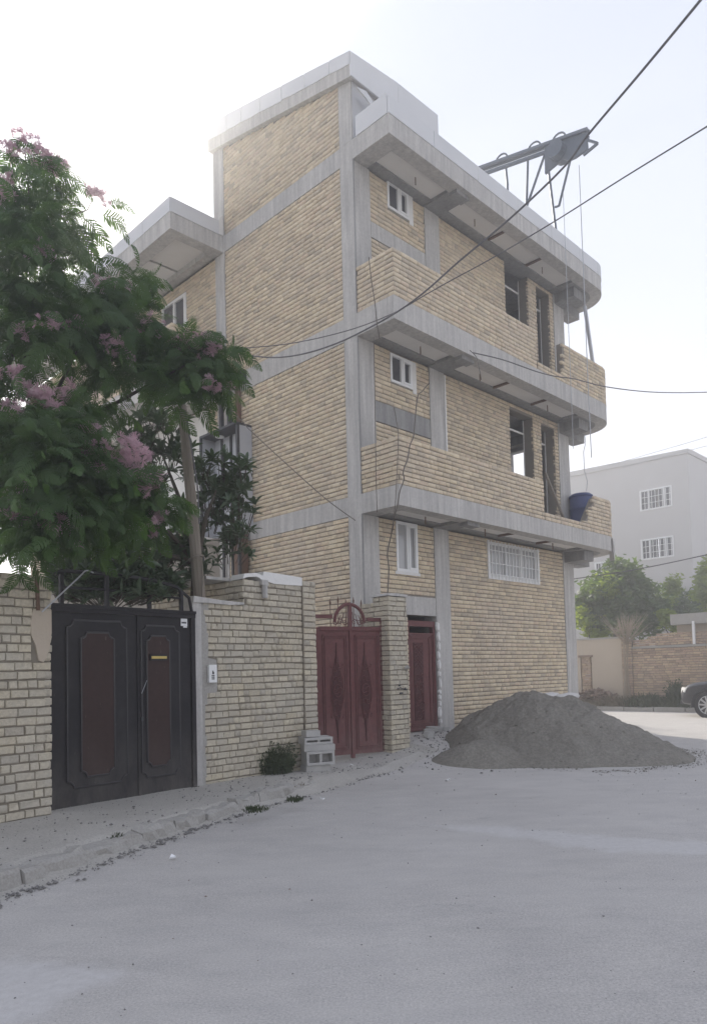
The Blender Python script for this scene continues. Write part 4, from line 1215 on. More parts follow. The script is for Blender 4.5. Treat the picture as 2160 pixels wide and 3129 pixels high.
# brick pillar to the right of the maroon gate
PX, PY = 0.60, 12.30
PL = empty('brick_pillar', (PX, PY, 0), A45, 'square yellow brick pillar between the maroon gate and the maroon door', 'pillar')
pb = Bricks('worn', MT['oldbrick'], 0.06)
kw2 = dict(pitch=0.083, hj=0.015, vj=0.007, L=0.205, half=0.6, jitter=1.5, wob=0.003)
pb.wall(face_x(0), 0.0, 0.46, 0.02, 2.78, **kw2)
pb.wall(face_y(0), 0.0, 0.36, 0.02, 2.78, **kw2)
pb.wall(face_y(0.02), 0.37, 0.70, 0.02, 2.70, **kw2)
MB().box(0.014, 0.014, -0.1, 0.46, 0.37, 2.775).box(0.034, 0.37, -0.1, 0.25, 0.72, 2.69).build('mortar_core', MT['oldmortar'], PL)
MB().extrude([(-0.03, -0.02, 2.785), (0.48, -0.02, 2.785), (0.48, -0.02, 2.82), (0.2, -0.02, 2.835), (-0.02, -0.02, 2.825)], (0, 0.42, 0)).build('coping', MT['concrete'], PL)
m = MB()
for _ in range(7):
    x, z = 0.30 + rng.normal(0, 0.06), 1.18 + rng.normal(0, 0.05)
    m.box(x, -0.02, z, x + rng.uniform(0.03, 0.07), 0.02, z + rng.uniform(0.012, 0.03))
m.build('lock_hole', MT['darksteel'], PL)
MB().tube([(0.33, -0.03, 1.55), (0.38, -0.06, 1.58), (0.42, -0.05, 1.56)], [0.02, 0.035, 0.02], 6).build('cable_knot', MT['kerb'], PL)
pb.build(PL)

# hollow concrete blocks stacked before the maroon gate
def block(name, loc, rz, size, label, tilt=0.0, holes=True):
    L_, Wd, H = size
    r = empty(name, loc, rz, label, 'block', 'concrete blocks stacked by the maroon gate')
    r.rotation_euler = (tilt, rng.normal(0, 0.02), rz)
    m = MB()
    if holes:
        # long side faces the street with two hollow cells
        t = 0.035
        c = (L_ - 3 * t) / 2
        m.box(0, 0, 0, L_, Wd, t).box(0, 0, H - t, L_, Wd, H)
        for k in range(3):
            m.box(k * (c + t), 0.002, t, k * (c + t) + t, Wd - 0.002, H - t)
        m.box(t, Wd * 0.6, t, L_ - t, Wd * 0.7, H - t)
    else:
        n = 5
        pts = [(0, 0), (L_ * 0.4, -0.01), (L_, 0.0), (L_ * 1.02, Wd * 0.5), (L_ * 0.98, Wd), (L_ * 0.3, Wd * 1.02), (0.01, Wd * 0.96)]
        m.prism(pts, 0, H)
    m.build('block_shell', MT['cblock'], r)
    return r
ba = math.radians(24)
block('concrete_block', (-0.70, 10.32, 0.09), ba + 0.1, (0.38, 0.22, 0.12), 'broken concrete block at the bottom of the block stack', holes=False)
block('concrete_block', (-0.69, 10.30, 0.215), ba, (0.42, 0.24, 0.19), 'hollow concrete block with two open cells, second from the bottom of the stack')
block('concrete_block', (-0.73, 10.36, 0.41), ba - 0.05, (0.46, 0.22, 0.085), 'flat concrete block piece in the middle of the block stack', holes=False)
block('concrete_block', (-0.72, 10.34, 0.498), ba + 0.08, (0.44, 0.22, 0.10), 'thin hollow concrete block under the top block of the stack', tilt=0.05)
block('concrete_block', (-0.70, 10.38, 0.61), ba + 0.22, (0.24, 0.15, 0.085), 'small pale concrete block on top of the block stack', holes=False)
for i, (lx, ly, s, lab) in enumerate(((1.05, -0.55, 0.16, 'pale flat stone on the ground at the foot of the brick pillar'), (1.35, -0.30, 0.13, 'broken brick left of the maroon door sill'), (1.62, -0.22, 0.17, 'broken block lying under the maroon door'), (1.86, -0.25, 0.12, 'rounded stone at the right end of the maroon door sill'))):
    X, Y, _ = loc2w(lx, ly)
    m = MB()
    base = [(s * math.cos(a) * rng.uniform(0.75, 1.1), s * 0.6 * math.sin(a) * rng.uniform(0.75, 1.1)) for a in np.linspace(0, 2 * math.pi, 8)[:-1]]
    m.prism(base, -0.03, s * 0.45)
    o = m.build('stone', MT['cblock'])
    o.location = (X, Y, float(ground_z(X, Y)) + 0.02); o.rotation_euler = (0.1, 0.05, rng.uniform(0, 3))
    tag(o, lab, 'stone', 'stones before the maroon door')

# ------------------------------------------------------------------ heap of sand, with sacks at its back
def heap(name, cx, cy, H, Rf, label, seed, n=240, nr=110, lump=0.05):
    th = np.linspace(0, 2 * math.pi, n, endpoint=False)
    V = []
    for i in range(nr + 1):
        q = i / nr
        for t_ in th:
            R_ = Rf(t_)
            x, y = cx + R_ * q * math.cos(t_), cy + R_ * q * math.sin(t_)
            h = H * (1 - q ** 1.3) ** 1.08
            h = min(h, 0.90 * H + 0.10 * (h - 0.90 * H)) if h > 0.90 * H else h
            # slumps and hollows over the slope, clods on top of them
            n1 = vnoise(np.array(x * 1.1), np.array(y * 1.1), seed); n2 = vnoise(np.array(x * 3.1), np.array(y * 3.1), seed + 1)
            n3 = vnoise(np.array(x * 8), np.array(y * 8), seed + 2); n4 = vnoise(np.array(x * 19), np.array(y * 19), seed + 3)
            nz = lump * (1.0 * n1 + 0.9 * (0.5 - abs(n2)) + 0.42 * n3 + 0.22 * n4)
            nz -= lump * 1.6 * max(0.0, n2 * n1 - 0.25)
            z = float(ground_z(x, y)) - 0.02 + h * 1.08 + nz * min(1, 5 * (1 - q)) * min(1, 0.45 + 2 * q)
            V.append((x, y, z))
    V = np.array(V)
    F = []
    for i in range(nr):
        for j in range(n):
            F.append((i * n + j, (i + 1) * n + j, (i + 1) * n + (j + 1) % n, i * n + (j + 1) % n))
    o = np_mesh(name, V, np.array(F), MT['sand'], smooth=True)
    return tag(o, label, 'sand heap')
def lobes(pts):
    a = np.radians([p[0] for p in pts]); r = [p[1] for p in pts]
    return lambda t_: float(np.interp((t_ + math.pi) % (2 * math.pi) - math.pi, a, r))
heap('sand_heap', 3.35, 12.9, 1.0, lobes([(-180, 1.75), (-150, 1.9), (-115, 1.95), (-80, 1.95), (-45, 2.45), (-20, 2.35), (10, 2.0), (60, 2.0), (110, 2.2), (150, 1.9), (180, 1.75)]), 'large heap of dark damp sand dumped on the road against the building', 21, lump=0.13)
heap('sand_heap', 2.0, 11.75, 0.36, lobes([(-180, 0.85), (-120, 0.62), (-60, 0.75), (-20, 1.15), (20, 0.9), (90, 0.8), (180, 0.85)]), 'low lighter spill of sand at the left foot of the big heap', 31, 120, 50, 0.06)
for i, (u, v, d, rz, lab) in enumerate(((1615, 2126, 14.0, 0.7, 'pale sack lying leftmost behind the crest of the sand heap'), (1672, 2127, 14.1, 0.9, 'pale sack lying between two others behind the sand heap'), (1728, 2128, 14.2, 0.8, 'pale sack lying rightmost behind the sand heap, by the corner column'))):
    P = at(u, v, d)
    m = MB()
    n_, k_ = 14, 8
    vs, fs = [], []
    for a_ in range(n_ + 1):
        s = a_ / n_ * 2 - 1
        w_ = 0.16 * (1 - abs(s) ** 6) ** 0.5 + 0.02
        h_ = 0.075 * (1 - abs(s) ** 4) ** 0.5 + 0.006
        for b_ in range(k_):
            g_ = 2 * math.pi * b_ / k_
            vs.append((s * 0.36, w_ * math.cos(g_), h_ * math.sin(g_)))
    for a_ in range(n_):
        for b_ in range(k_):
            fs.append((a_ * k_ + b_, a_ * k_ + (b_ + 1) % k_, (a_ + 1) * k_ + (b_ + 1) % k_, (a_ + 1) * k_ + b_))
    m.add(vs, fs)
    o = m.build('sack', MT['sandbag'], None, True)
    o.location = (P[0], P[1], P[2] - 0.02); o.rotation_euler = (0, -0.05, rz)
    tag(o, lab, 'sack', 'sacks behind the sand heap')

def spill():
    a = rng.uniform(math.radians(-170), math.radians(10)); R_ = 1.7 + 0.55 * (math.cos(a) > 0) + abs(rng.normal(0, 0.22))
    X, Y = 3.35 + R_ * math.cos(a), 12.9 + R_ * math.sin(a)
    return X, Y, float(ground_z(X, Y)) + 0.008
def clod():
    a = rng.uniform(-math.pi, math.pi); q = rng.random() ** 0.6
    R_ = lobes([(-180, 1.75), (-150, 1.9), (-115, 1.95), (-80, 1.95), (-45, 2.45), (-20, 2.35), (10, 2.0), (60, 2.0), (110, 2.2), (150, 1.9), (180, 1.75)])(a)
    X, Y = 3.35 + R_ * q * math.cos(a), 12.9 + R_ * q * math.sin(a)
    hit = _bvh.ray_cast(Vector((X, Y, 6)), Vector((0, 0, -1)))
    return X, Y, (hit[0].z if hit[0] is not None else 0.0) - 0.003
from mathutils.bvhtree import BVHTree
_p = D.objects['sand_heap'].data
_bvh = BVHTree.FromPolygons([v.co[:] for v in _p.vertices], [tuple(p.vertices) for p in _p.polygons])
grit('sand_clods', 900, clod, 0.006, 0.030, MT['sand'])
grit('sand_spill', 1700, spill, 0.004, 0.018, MT['sand'])
# ------------------------------------------------------------------ roof hoist, its cable and the drum
HO = empty('roof_hoist', (CX, CY, 0), A45, 'blue grey steel roof hoist leaning out over the roof edge', 'hoist')
hx = 6.0
ya, za, yb, zb_ = 1.3, 14.24, -1.66, 13.62
def boom(f): return np.array([hx, ya + (yb - ya) * f, za + (zb_ - za) * f])
for dx, dz in ((-0.05, 0.07), (0.05, 0.07), (0.0, -0.09)):
    MB().bar(boom(0) + (dx, 0, dz), boom(1) + (dx, 0, dz), 0.07, 0.07).build('boom_rail', MT['hoiststeel'], HO)
for f in (0.22, 0.53, 0.75):
    p = boom(f) + (0, 0, 0.10)
    MB().tube([p + (0, 0.17 * math.cos(a), 0.15 * math.sin(a)) for a in np.linspace(0, math.pi, 9)], 0.022, 6).build('loop', MT['hoiststeel'], HO)
e0, e1 = boom(0.63), boom(0.985)
plate = [e0 + (0, 0, 0.05), e0 + (0, 0.02, -0.62), e0 + (0, -0.45, -0.50), e0 + (0, -0.60, -0.62), e1 + (0, 0.30, -0.42), e1 + (0, -0.02, -0.38), e1 + (0, 0, 0.12)]
MB().extrude([tuple(p - np.array([0.03, 0, 0])) for p in plate], (0.06, 0, 0)).build('motor_plate', MT['hoiststeel'], HO)
m = MB(); c = e0 + (0, -0.35, -0.28)
m.tube([c + (-0.22, 0, 0), c + (0.22, 0, 0)], 0.20, 14); m.build('winch_drum', MT['hoiststeel'], HO)
MB().bar(e1 + (0, 0.1, -0.45), e1 + (0, -0.25, -0.36), 0.05, 0.05).build('bracket', MT['hoiststeel'], HO)
MB().bar(e1 + (0, -0.25, -0.36), e1 + (0, -0.02, -0.16), 0.05, 0.05).build('bracket', MT['hoiststeel'], HO)
def leg(a, b, r=0.03): MB().tube([a, b], r, 7).build('leg', MT['hoiststeel'], HO)
leg(boom(0.47) + (0, 0, -0.1), np.array([hx, 0.10, 11.25])); leg(boom(0.63) + (0, 0, -0.1), np.array([hx, 0.02, 12.63])); leg(np.array([hx, 0.02, 12.63]), np.array([hx, 0.14, 12.66]), 0.025)
leg(boom(0.65) + (0, 0, -0.5), np.array([hx, -0.80, 11.28])); leg(boom(0.85) + (0, 0, -0.4), np.array([hx, -0.86, 12.3])); leg(np.array([hx, -0.86, 12.3]), np.array([hx, -0.76, 12.32]), 0.025)
leg(boom(0.26) + (0, 0, -0.1), boom(0.27) + (0, 0, -0.55)); leg(boom(0.27) + (0, 0, -0.55), np.array([hx, 0.55, 11.25]))
def cableobj(name, pts, r, label, mat='cable', group=None, parentm=None):
    o = MB().tube(pts, r, 6).build(name, MT[mat])
    tag(o, label, 'cable', group)
    return o
def L2(x, y, z): return np.array(loc2w(x, y, z))
cableobj('hoist_cable', [L2(hx, -1.40, 13.0), L2(hx, -1.40, 10.5), L2(hx, -1.40, 8.0), L2(hx, -1.41, 6.2)], 0.010, 'thin pale hoist cable hanging from the end of the roof hoist to the blue drum', 'greypanel')
cableobj('hoist_cable', [L2(hx, -0.98, 12.6), L2(hx, -0.98, 10.0), L2(hx, -0.98, 6.5)], 0.007, 'second thin cable hanging close to the balcony edge under the roof hoist', 'greypanel')
cableobj('hoist_cable', [L2(7.7, -0.4, 7.35), L2(7.75, -0.4, 7.15), L2(7.62, -0.4, 6.9), L2(7.62, -0.4, 6.4), L2(7.72, -0.42, 6.15), L2(7.68, -0.4, 5.9)], 0.009, 'wavy pale cable hanging under the middle balcony above the blue drum', 'greypanel')
DR = empty('water_drum', loc2w(7.62, -0.28, 4.705), 0, 'blue plastic drum standing on the lowest rounded balcony', 'drum')
MB().lathe([(0.25, 0), (0.285, 0.04), (0.285, 0.35), (0.30, 0.37), (0.285, 0.39), (0.285, 0.72), (0.30, 0.74), (0.285, 0.76), (0.28, 1.05), (0.24, 1.12)], (0, 0, 0), 24).build('drum_body', MT['bluedrum'], DR, True)
MB().lathe([(0.292, 0), (0.292, 0.05), (0.26, 0.055)], (0, 0, 1.03), 24).build('drum_lid', MT['bluedrum'], DR, True)

# steel lift shaft in the yard, against the building
SX = -1.25
LS = empty('lift_shaft', (CX, CY, 0), A45, 'grey steel lift cage with a small lamp, standing in the yard against the building', 'lift shaft')
def lsb(name, mat, *b):
    m = MB()
    for q in b: m.box(*q)
    return m.build(name, MT[mat], LS)
y0, y1, z0, z1 = 3.18, 4.45, 4.55, 6.72
lsb('side_panel', 'greypanel', (SX + 0.92, y0 - 0.02, z0, SX + 1.24, y0 + 0.01, z1))
lsb('side_panel', 'greypanel', (SX + 0.86, y1, z0, SX + 1.24, y1 + 0.02, z1))
lsb('back_panel', 'greypanel', (SX + 1.20, y0, z0, SX + 1.235, y1, z1))
lsb('roof_panel', 'darksteel', (SX + 0.82, y0 - 0.02, z1, SX + 1.24, y1 + 0.04, z1 + 0.05))
for yy in (y0 + 0.35, y0 + 0.62, y1 - 0.32):
    lsb('mullion', 'darksteel', (SX + 1.16, yy, z0 - 1.8, SX + 1.2, yy + 0.05, z1))
lsb('mullion', 'darksteel', (SX + 0.86, y0 - 0.025, z0 - 2.6, SX + 0.92, y0 + 0.03, z1))
lsb('mullion', 'darksteel', (SX + 0.82, y1, z0 - 2.6, SX + 0.88, y1 + 0.05, z1))
lsb('cross_rail', 'darksteel', (SX + 1.16, y0 + 0.35, 5.8, SX + 1.2, y0 + 0.62, 5.84))
lsb('guide_post', 'darksteel', (SX + 1.0, 3.62, z1 + 0.05, SX + 1.08, 3.70, 8.0)); lsb('guide_post', 'darksteel', (SX + 1.0, 3.92, z1 + 0.05, SX + 1.08, 4.0, 8.0))
MB().lathe([(0.10, 0), (0.10, 0.02), (0.02, 0.03)], (SX + 1.02, 4.0, z1 - 0.045), 14).build('lamp', MT['whitepaint'], LS)
lsb('guide_post', 'rust', (SX + 0.95, 3.3, 1.2, SX + 1.2, 3.45, 4.5))

# ------------------------------------------------------------------ wooden pole in the yard
a_, b_ = at(612, 1850, 9.55), at(556, 1240, 9.5)
po = empty('wooden_pole', (0, 0, 0), 0, 'weathered wooden pole leaning beside the black gate, with a rope tied round it', 'pole')
MB().tube([a_ + (a_ - b_) * 0.9, a_, (a_ + b_) / 2 + (0.01, 0, 0), b_], [0.085, 0.08, 0.072, 0.062], 10).build('shaft', MT['wood'], po)
k_ = a_ + (b_ - a_) * 0.235
MB().tube([k_ + (0.09 * math.cos(t_), 0.09 * math.sin(t_), 0.03 * math.cos(t_)) for t_ in np.linspace(0, 6.28, 12)], 0.014, 5).build('rope', MT['wood'], po)
MB().tube([k_ + (0.085, -0.05, 0), k_ + (0.10, -0.07, -0.25), k_ + (0.08, -0.05, -0.6)], 0.010, 5).build('rope', MT['wood'], po)
MB().tube([b_ + (0.06, -0.07, -0.1), (a_ + b_) / 2 + (0.11, -0.08, 0.2), a_ + (b_ - a_) * 0.4 + (0.10, -0.08, 0)], 0.010, 5).build('wire', MT['cable'], po)

# ------------------------------------------------------------------ silk tree: drooping feathery fronds and pink puffs
def frond_mesh(seed):
    r = np.random.default_rng(seed)
    n = 15
    droop = r.uniform(1.0, 1.75)
    side = r.uniform(-0.25, 0.25)
    pos = np.zeros(3); ang = r.uniform(0.1, 0.5)
    V, F = [], []
    step = 1.0 / n
    P, T = [], []
    for i in range(n + 1):
        f = i / n
        a = ang - droop * f
        t = np.array([math.cos(a) * math.cos(side * f), math.cos(a) * math.sin(side * f), math.sin(a)])
        P.append(pos.copy()); T.append(t)
        pos = pos + t * step
    up = np.array([0, 0, 1.0])
    def quad(a, b, c, d):
        o = len(V); V.extend([a, b, c, d]); F.append((o, o + 1, o + 2, o + 3))
    for i in range(n):
        s = np.cross(T[i], up); s /= np.linalg.norm(s)
        quad(P[i] - s * 0.006, P[i] + s * 0.006, P[i + 1] + s * 0.006, P[i + 1] - s * 0.006)
    for i in range(2, n + 1):
        f = i / n
        L = 0.30 * math.sin(math.pi * min(1, 0.16 + 0.80 * f)) ** 0.7 * (1 - 0.35 * f ** 3)
        for sg in (-1, 1):
            s = np.cross(T[i], up) * sg; s /= np.linalg.norm(s)
            d = s * (0.85 - 0.25 * f) + T[i] * (0.55 + 0.25 * f) + np.array([0, 0, -0.18]) + r.normal(0, 0.05, 3)
            d /= np.linalg.norm(d)
            e = d + np.array([0, 0, -0.45]); e /= np.linalg.norm(e)
            nrm = np.cross(d, np.cross(T[i], d)); 
            wv = np.cross(d, np.cross(s, T[i])); wv /= np.linalg.norm(wv) + 1e-9
            h = 0.019
            p0 = P[i]; p1 = p0 + d * L * 0.55; p2 = p1 + e * L * 0.45
            quad(p0 - wv * h * 0.5, p0 + wv * h * 0.5, p1 + wv * h, p1 - wv * h)
            quad(p1 - wv * h, p1 + wv * h, p2 + wv * h * 0.35, p2 - wv * h * 0.35)
    return np.array(V), np.array(F)
FR = [frond_mesh(100 + i) for i in range(10)]
def fmesh(name, vf, mat):
    me = D.meshes.new(name)
    me.from_pydata([tuple(p) for p in vf[0]], [], [tuple(q) for q in vf[1]])
    me.materials.append(mat)
    return me
FRM = [fmesh('frond', f, MT['silkleaf']) for f in FR]

def scatter(parent, insts, bank, meshes, name, stuffname, mat, nsingle):
    """insts: (loc, 3x3 rotation*scale, distance) ; nearest become objects, the rest one mesh"""
    insts.sort(key=lambda q: q[2])
    for loc, R3, _ in insts[:nsingle]:
        k = int(rng.integers(len(bank)))
        o = D.objects.new(name, meshes[k]); col.objects.link(o); o.parent = parent
        m = Matrix.Identity(4)
        for i in range(3):
            for j in range(3): m[i][j] = R3[i, j]
            m[i][3] = loc[i]
        o.matrix_local = m
    VV, FF, c = [], [], 0
    for loc, R3, _ in insts[nsingle:]:
        v, f = bank[int(rng.integers(len(bank)))]
        VV.append(v @ R3.T + loc); FF.append(f + c); c += len(v)
    if VV:
        o = np_mesh(stuffname, np.concatenate(VV), np.concatenate(FF), mat, parent)
        o['kind'] = 'stuff'
def rotz(a): return np.array([[math.cos(a), -math.sin(a), 0], [math.sin(a), math.cos(a), 0], [0, 0, 1.0]])
def rotx(a): return np.array([[1.0, 0, 0], [0, math.cos(a), -math.sin(a)], [0, math.sin(a), math.cos(a)]])
def roty(a): return np.array([[math.cos(a), 0, math.sin(a)], [0, 1.0, 0], [-math.sin(a), 0, math.cos(a)]])

ST = empty('silk_tree', (-4.2, 8.9, 0), 0, 'silk tree with drooping feathery leaves and pink puffs over the left wall', 'tree')
ST.location = (0, 0, 0)
BL = [  # photo pixel, depth, half width and height in pixels, how many fronds
    (30, 580, 7.7, 80, 70, 26), (110, 690, 7.7, 100, 90, 48), (40, 760, 7.4, 110, 120, 58), (185, 780, 7.7, 50, 80, 24), (70, 505, 7.7, 70, 25, 10), (165, 555, 7.7, 40, 30, 9), (100, 880, 7.5, 120, 80, 50), (20, 980, 7.2, 80, 100, 34),
    (170, 980, 7.6, 150, 70, 60), (310, 960, 8.0, 120, 75, 56), (400, 900, 8.1, 70, 60, 26), (330, 1060, 8.0, 150, 60, 64), (110, 1060, 7.4, 140, 60, 50), (430, 1060, 8.2, 70, 60, 24),
    (480, 1110, 8.4, 90, 70, 40), (590, 1100, 8.5, 100, 50, 44), (650, 1150, 8.5, 60, 60, 26), (560, 1190, 8.4, 90, 70, 40), (640, 1220, 8.5, 45, 50, 18), (380, 1160, 8.1, 110, 60, 44),
    (300, 1180, 8.0, 40, 60, 14), (60, 1150, 7.3, 60, 60, 12),
    (60, 1320, 7.0, 120, 90, 60), (190, 1330, 7.4, 90, 90, 54), (60, 1440, 6.9, 110, 90, 60), (180, 1460, 7.1, 130, 100, 74), (60, 1560, 6.8, 100, 90, 56), (180, 1590, 7.0, 120, 80, 66), (120, 1670, 6.9, 120, 50, 44),
    (280, 1420, 7.4, 70, 90, 40), (330, 1510, 7.5, 90, 80, 54), (300, 1610, 7.4, 110, 70, 54), (430, 1540, 7.7, 80, 60, 36), (400, 1610, 7.7, 70, 50, 26), (480, 1590, 7.9, 40, 60, 14), (350, 1680, 7.5, 50, 30, 10), (-110, 850, 7.5, 120, 230, 70), (-120, 1300, 7.0, 130, 260, 90), (-330, 1050, 7.4, 130, 320, 80), (260, 1290, 7.6, 60, 40, 14), (330, 1280, 7.9, 30, 50, 8)]
ins = []
flw = []
for (u, v, d, ru, rv, n) in BL:
    for i in range(int(n * 1.9)):
        q = rng.normal(0, 1, 3); q *= rng.random() ** (1 / 2.4) / np.linalg.norm(q)
        dd = d + q[2] * 0.62
        P = at(u + q[0] * ru, v + q[1] * rv - 35, dd)
        yaw = rng.uniform(0, 6.28) if rng.random() < 0.5 else rng.normal(-0.4 if q[0] > 0 else math.pi + 0.2, 0.9)
        s = rng.uniform(0.32, 0.50) * (0.85 if i % 3 == 0 else 1)
        ins.append((P, rotz(yaw) @ roty(rng.normal(0.1, 0.3)) @ rotx(rng.normal(0, 0.85)) * s, float(np.linalg.norm(P - (0, 0, EYE)))))
# the few single fronds that hang free against the sky and the gate
for (u, v, d, yaw, tip, s) in ((250, 665, 7.6, -0.3, 0.75, 0.50), (300, 650, 7.7, 0.1, 0.35, 0.46), (325, 620, 7.8, -0.1, 0.1, 0.34), (215, 690, 7.6, -0.6, 0.8, 0.55), (232, 720, 7.5, -0.4, 0.9, 0.5), (180, 700, 7.5, -1.0, 0.8, 0.5), (160, 560, 7.7, -0.2, 0.5, 0.4), (690, 1070, 8.5, 0.0, 0.2, 0.5), (680, 1130, 8.5, -0.2, 0.5, 0.5), (665, 1200, 8.5, -0.1, 0.9, 0.42), (610, 1240, 8.4, -0.6, 1.0, 0.45), (540, 1240, 8.4, -0.8, 1.0, 0.45), (500, 1560, 7.9, 0, 0.4, 0.45), (520, 1540, 7.9, 0.1, 0.1, 0.4), (450, 1610, 7.8, -0.4, 0.9, 0.45), (420, 1640, 7.7, -0.9, 1.0, 0.4), (60, 1700, 6.9, -1.0, 1.0, 0.45), (100, 1700, 6.9, -0.4, 1.1, 0.4), (280, 1660, 7.3, -0.6, 1.0, 0.45)):
    for rl in (1.15, -0.9):
        ins.append((at(u, v, d), rotz(yaw) @ roty(tip) @ rotx(rl) * s, 1.0))
scatter(ST, ins, FR, FRM, 'frond', 'fronds', MT['silkleaf'], 280)
# branches
root = np.array(yard(-0.9, 0.9, 0.0))
fork = root + (0.1, 0.0, 2.3)
MB().tube([root, root + (0.05, 0.05, 1.2), fork], [0.13, 0.11, 0.10], 9).build('trunk', MT['bark'], ST)
for (u, v, d) in ((60, 640, 7.6), (170, 760, 7.6), (280, 985, 7.9), (420, 1010, 8.1), (610, 1090, 8.45), (80, 1080, 7.2), (150, 1420, 7.1), (330, 1450, 7.5), (450, 1500, 7.7), (60, 1500, 6.9)):
    e = at(u, v, d)
    mid = fork * 0.45 + e * 0.55 + np.array([rng.normal(0, 0.15), rng.normal(0, 0.1), 0.35])
    MB().tube([fork, fork * 0.7 + mid * 0.3 + (0, 0, 0.15), mid, e], [0.065, 0.045, 0.028, 0.010], 6).build('branch', MT['bark'], ST)
MB().tube([at(300, 690, 7.7), at(268, 640, 7.7), at(200, 665, 7.6)], [0.004, 0.006, 0.008], 5).build('branch', MT['bark'], ST)
MB().tube([at(90, 620, 7.6), at(85, 540, 7.6), at(75, 450, 7.5)], [0.010, 0.007, 0.004], 5).build('branch', MT['bark'], ST)
MB().tube([at(130, 640, 7.6), at(150, 570, 7.6), at(165, 505, 7.6)], [0.009, 0.006, 0.004], 5).build('branch', MT['bark'], ST)
MB().tube([at(268, 640, 7.7), at(285, 605, 7.7)], 0.005, 5).build('branch', MT['bark'], ST)
# flowers: puffs of fine filaments, several to a head
def puff(seed, k, spread):
    r = np.random.default_rng(seed)
    V, F = [], []
    for i in range(k):
        c = r.normal(0, 1, 3) * spread; c[2] = abs(c[2]) * 0.7
        ax = r.normal(0, 0.6, 3) + (0, 0, 1.0); ax /= np.linalg.norm(ax)
        R_ = r.uniform(0.040, 0.066)
        for j in range(50):
            d = r.normal(0, 1, 3); d /= np.linalg.norm(d)
            if d @ ax < -0.15: d = -d
            s = np.cross(d, r.normal(0, 1, 3)); s /= np.linalg.norm(s)
            o = len(V)
            e = d + np.array([0, 0, -0.05])
            V.extend([c - s * 0.0008, c + s * 0.0008, c + e * R_ + s * 0.0028, c + e * R_ - s * 0.0028]); F.append((o, o + 1, o + 2, o + 3))
    return np.array(V), np.array(F)
PFM = [fmesh('flower_head', puff(200 + i, 5 + i % 3, 0.06), MT['flower']) for i in range(5)]
for (u, v, n, sp, d) in ((75, 445, 5, 30, 7.5), (150, 500, 4, 22, 7.6), (185, 520, 2, 12, 7.6), (283, 600, 4, 18, 7.7), (40, 590, 3, 40, 7.3), (50, 1190, 5, 50, 6.9), (130, 1240, 7, 45, 6.9), (205, 1215, 3, 25, 7.2), (270, 1310, 5, 30, 7.3), (370, 1420, 9, 36, 7.2), (400, 1385, 4, 30, 7.2), (420, 1480, 5, 30, 7.2), (455, 1490, 2, 15, 7.3), (590, 1040, 6, 40, 8.2), (640, 1065, 5, 35, 8.2), (560, 1050, 4, 30, 8.2), (350, 1075, 4, 35, 7.6), (390, 1080, 2, 20, 7.6), (220, 1000, 3, 30, 7.3), (430, 1015, 4, 40, 7.9), (670, 1170, 3, 30, 8.2), (255, 1440, 3, 40, 7.0), (90, 1540, 4, 60, 6.6), (150, 1600, 3, 30, 6.7), (255, 1600, 2, 15, 7.0), (460, 1620, 3, 25, 7.4), (490, 1600, 2, 20, 7.5), (215, 1660, 2, 30, 6.9), (130, 790, 2, 15, 7.2), (120, 1000, 3, 50, 7.0), (300, 1370, 2, 30, 7.2), (330, 870, 3, 40, 7.8), (20, 1260, 3, 30, 6.8)):
    for i in range(n):
        o = D.objects.new('flower_head', PFM[int(rng.integers(5))]); col.objects.link(o); o.parent = ST; o['kind'] = 'stuff'
        o.location = at(u + rng.normal(0, sp * 0.6), v + rng.normal(0, sp * 0.5), d + rng.normal(0, 0.08)); o.rotation_euler = (rng.normal(0, 0.4), rng.normal(0, 0.4), rng.uniform(0, 6))
        s = rng.uniform(0.8, 1.15); o.scale = (s, s, s)

# ------------------------------------------------------------------ loquat tree with long leathery leaves
def leaf_mesh(seed):
    r = np.random.default_rng(seed)
    V, F = [], []
    n = 5
    bend = r.uniform(0.3, 1.1)
    pos = np.zeros(3)
    for i in range(n + 1):
        f = i / n
        wd = 0.15 * math.sin(math.pi * min(1, f * 0.93 + 0.03)) ** 0.8
        a = 0.3 - bend * f
        V += [pos + (0, -wd, wd * 0.35), pos.copy(), pos + (0, wd, wd * 0.35)]
        pos = pos + np.array([math.cos(a), 0, math.sin(a)]) / n
    for i in range(n):
        a = i * 3
        F += [(a, a + 3, a + 4, a + 1), (a + 1, a + 4, a + 5, a + 2)]
    return np.array(V), np.array(F)
LF_ = [leaf_mesh(300 + i) for i in range(6)]
LFM = [fmesh('leaf', f, MT['loquatleaf']) for f in LF_]
LT = empty('loquat_tree', (0, 0, 0), 0, 'loquat tree with long leathery dark leaves behind the black gate', 'tree')
ins = []
LB = [(500, 1270, 9.6, 70, 60, 16), (440, 1330, 9.4, 90, 80, 26), (520, 1360, 9.7, 90, 80, 22), (610, 1430, 9.9, 60, 60, 12), (460, 1440, 9.4, 90, 80, 26), (680, 1470, 10.0, 90, 80, 28), (740, 1450, 10.2, 30, 50, 8),
      (640, 1550, 9.9, 100, 90, 34), (730, 1580, 10.1, 60, 90, 22), (700, 1660, 10.0, 80, 70, 22), (560, 1640, 9.6, 80, 80, 26), (450, 1560, 9.4, 70, 60, 14), (480, 1700, 9.3, 120, 50, 44), (330, 1730, 9.1, 130, 60, 70), (600, 1730, 9.7, 60, 50, 14),
      (420, 1790, 8.9, 150, 45, 80), (300, 1770, 8.7, 160, 50, 70), (330, 1815, 8.75, 190, 30, 90), (500, 1800, 9.1, 70, 35, 30), (200, 1770, 9.0, 70, 70, 46), (280, 1400, 9.2, 80, 160, 26), (150, 1500, 9.2, 120, 150, 30)]
tw = MB()
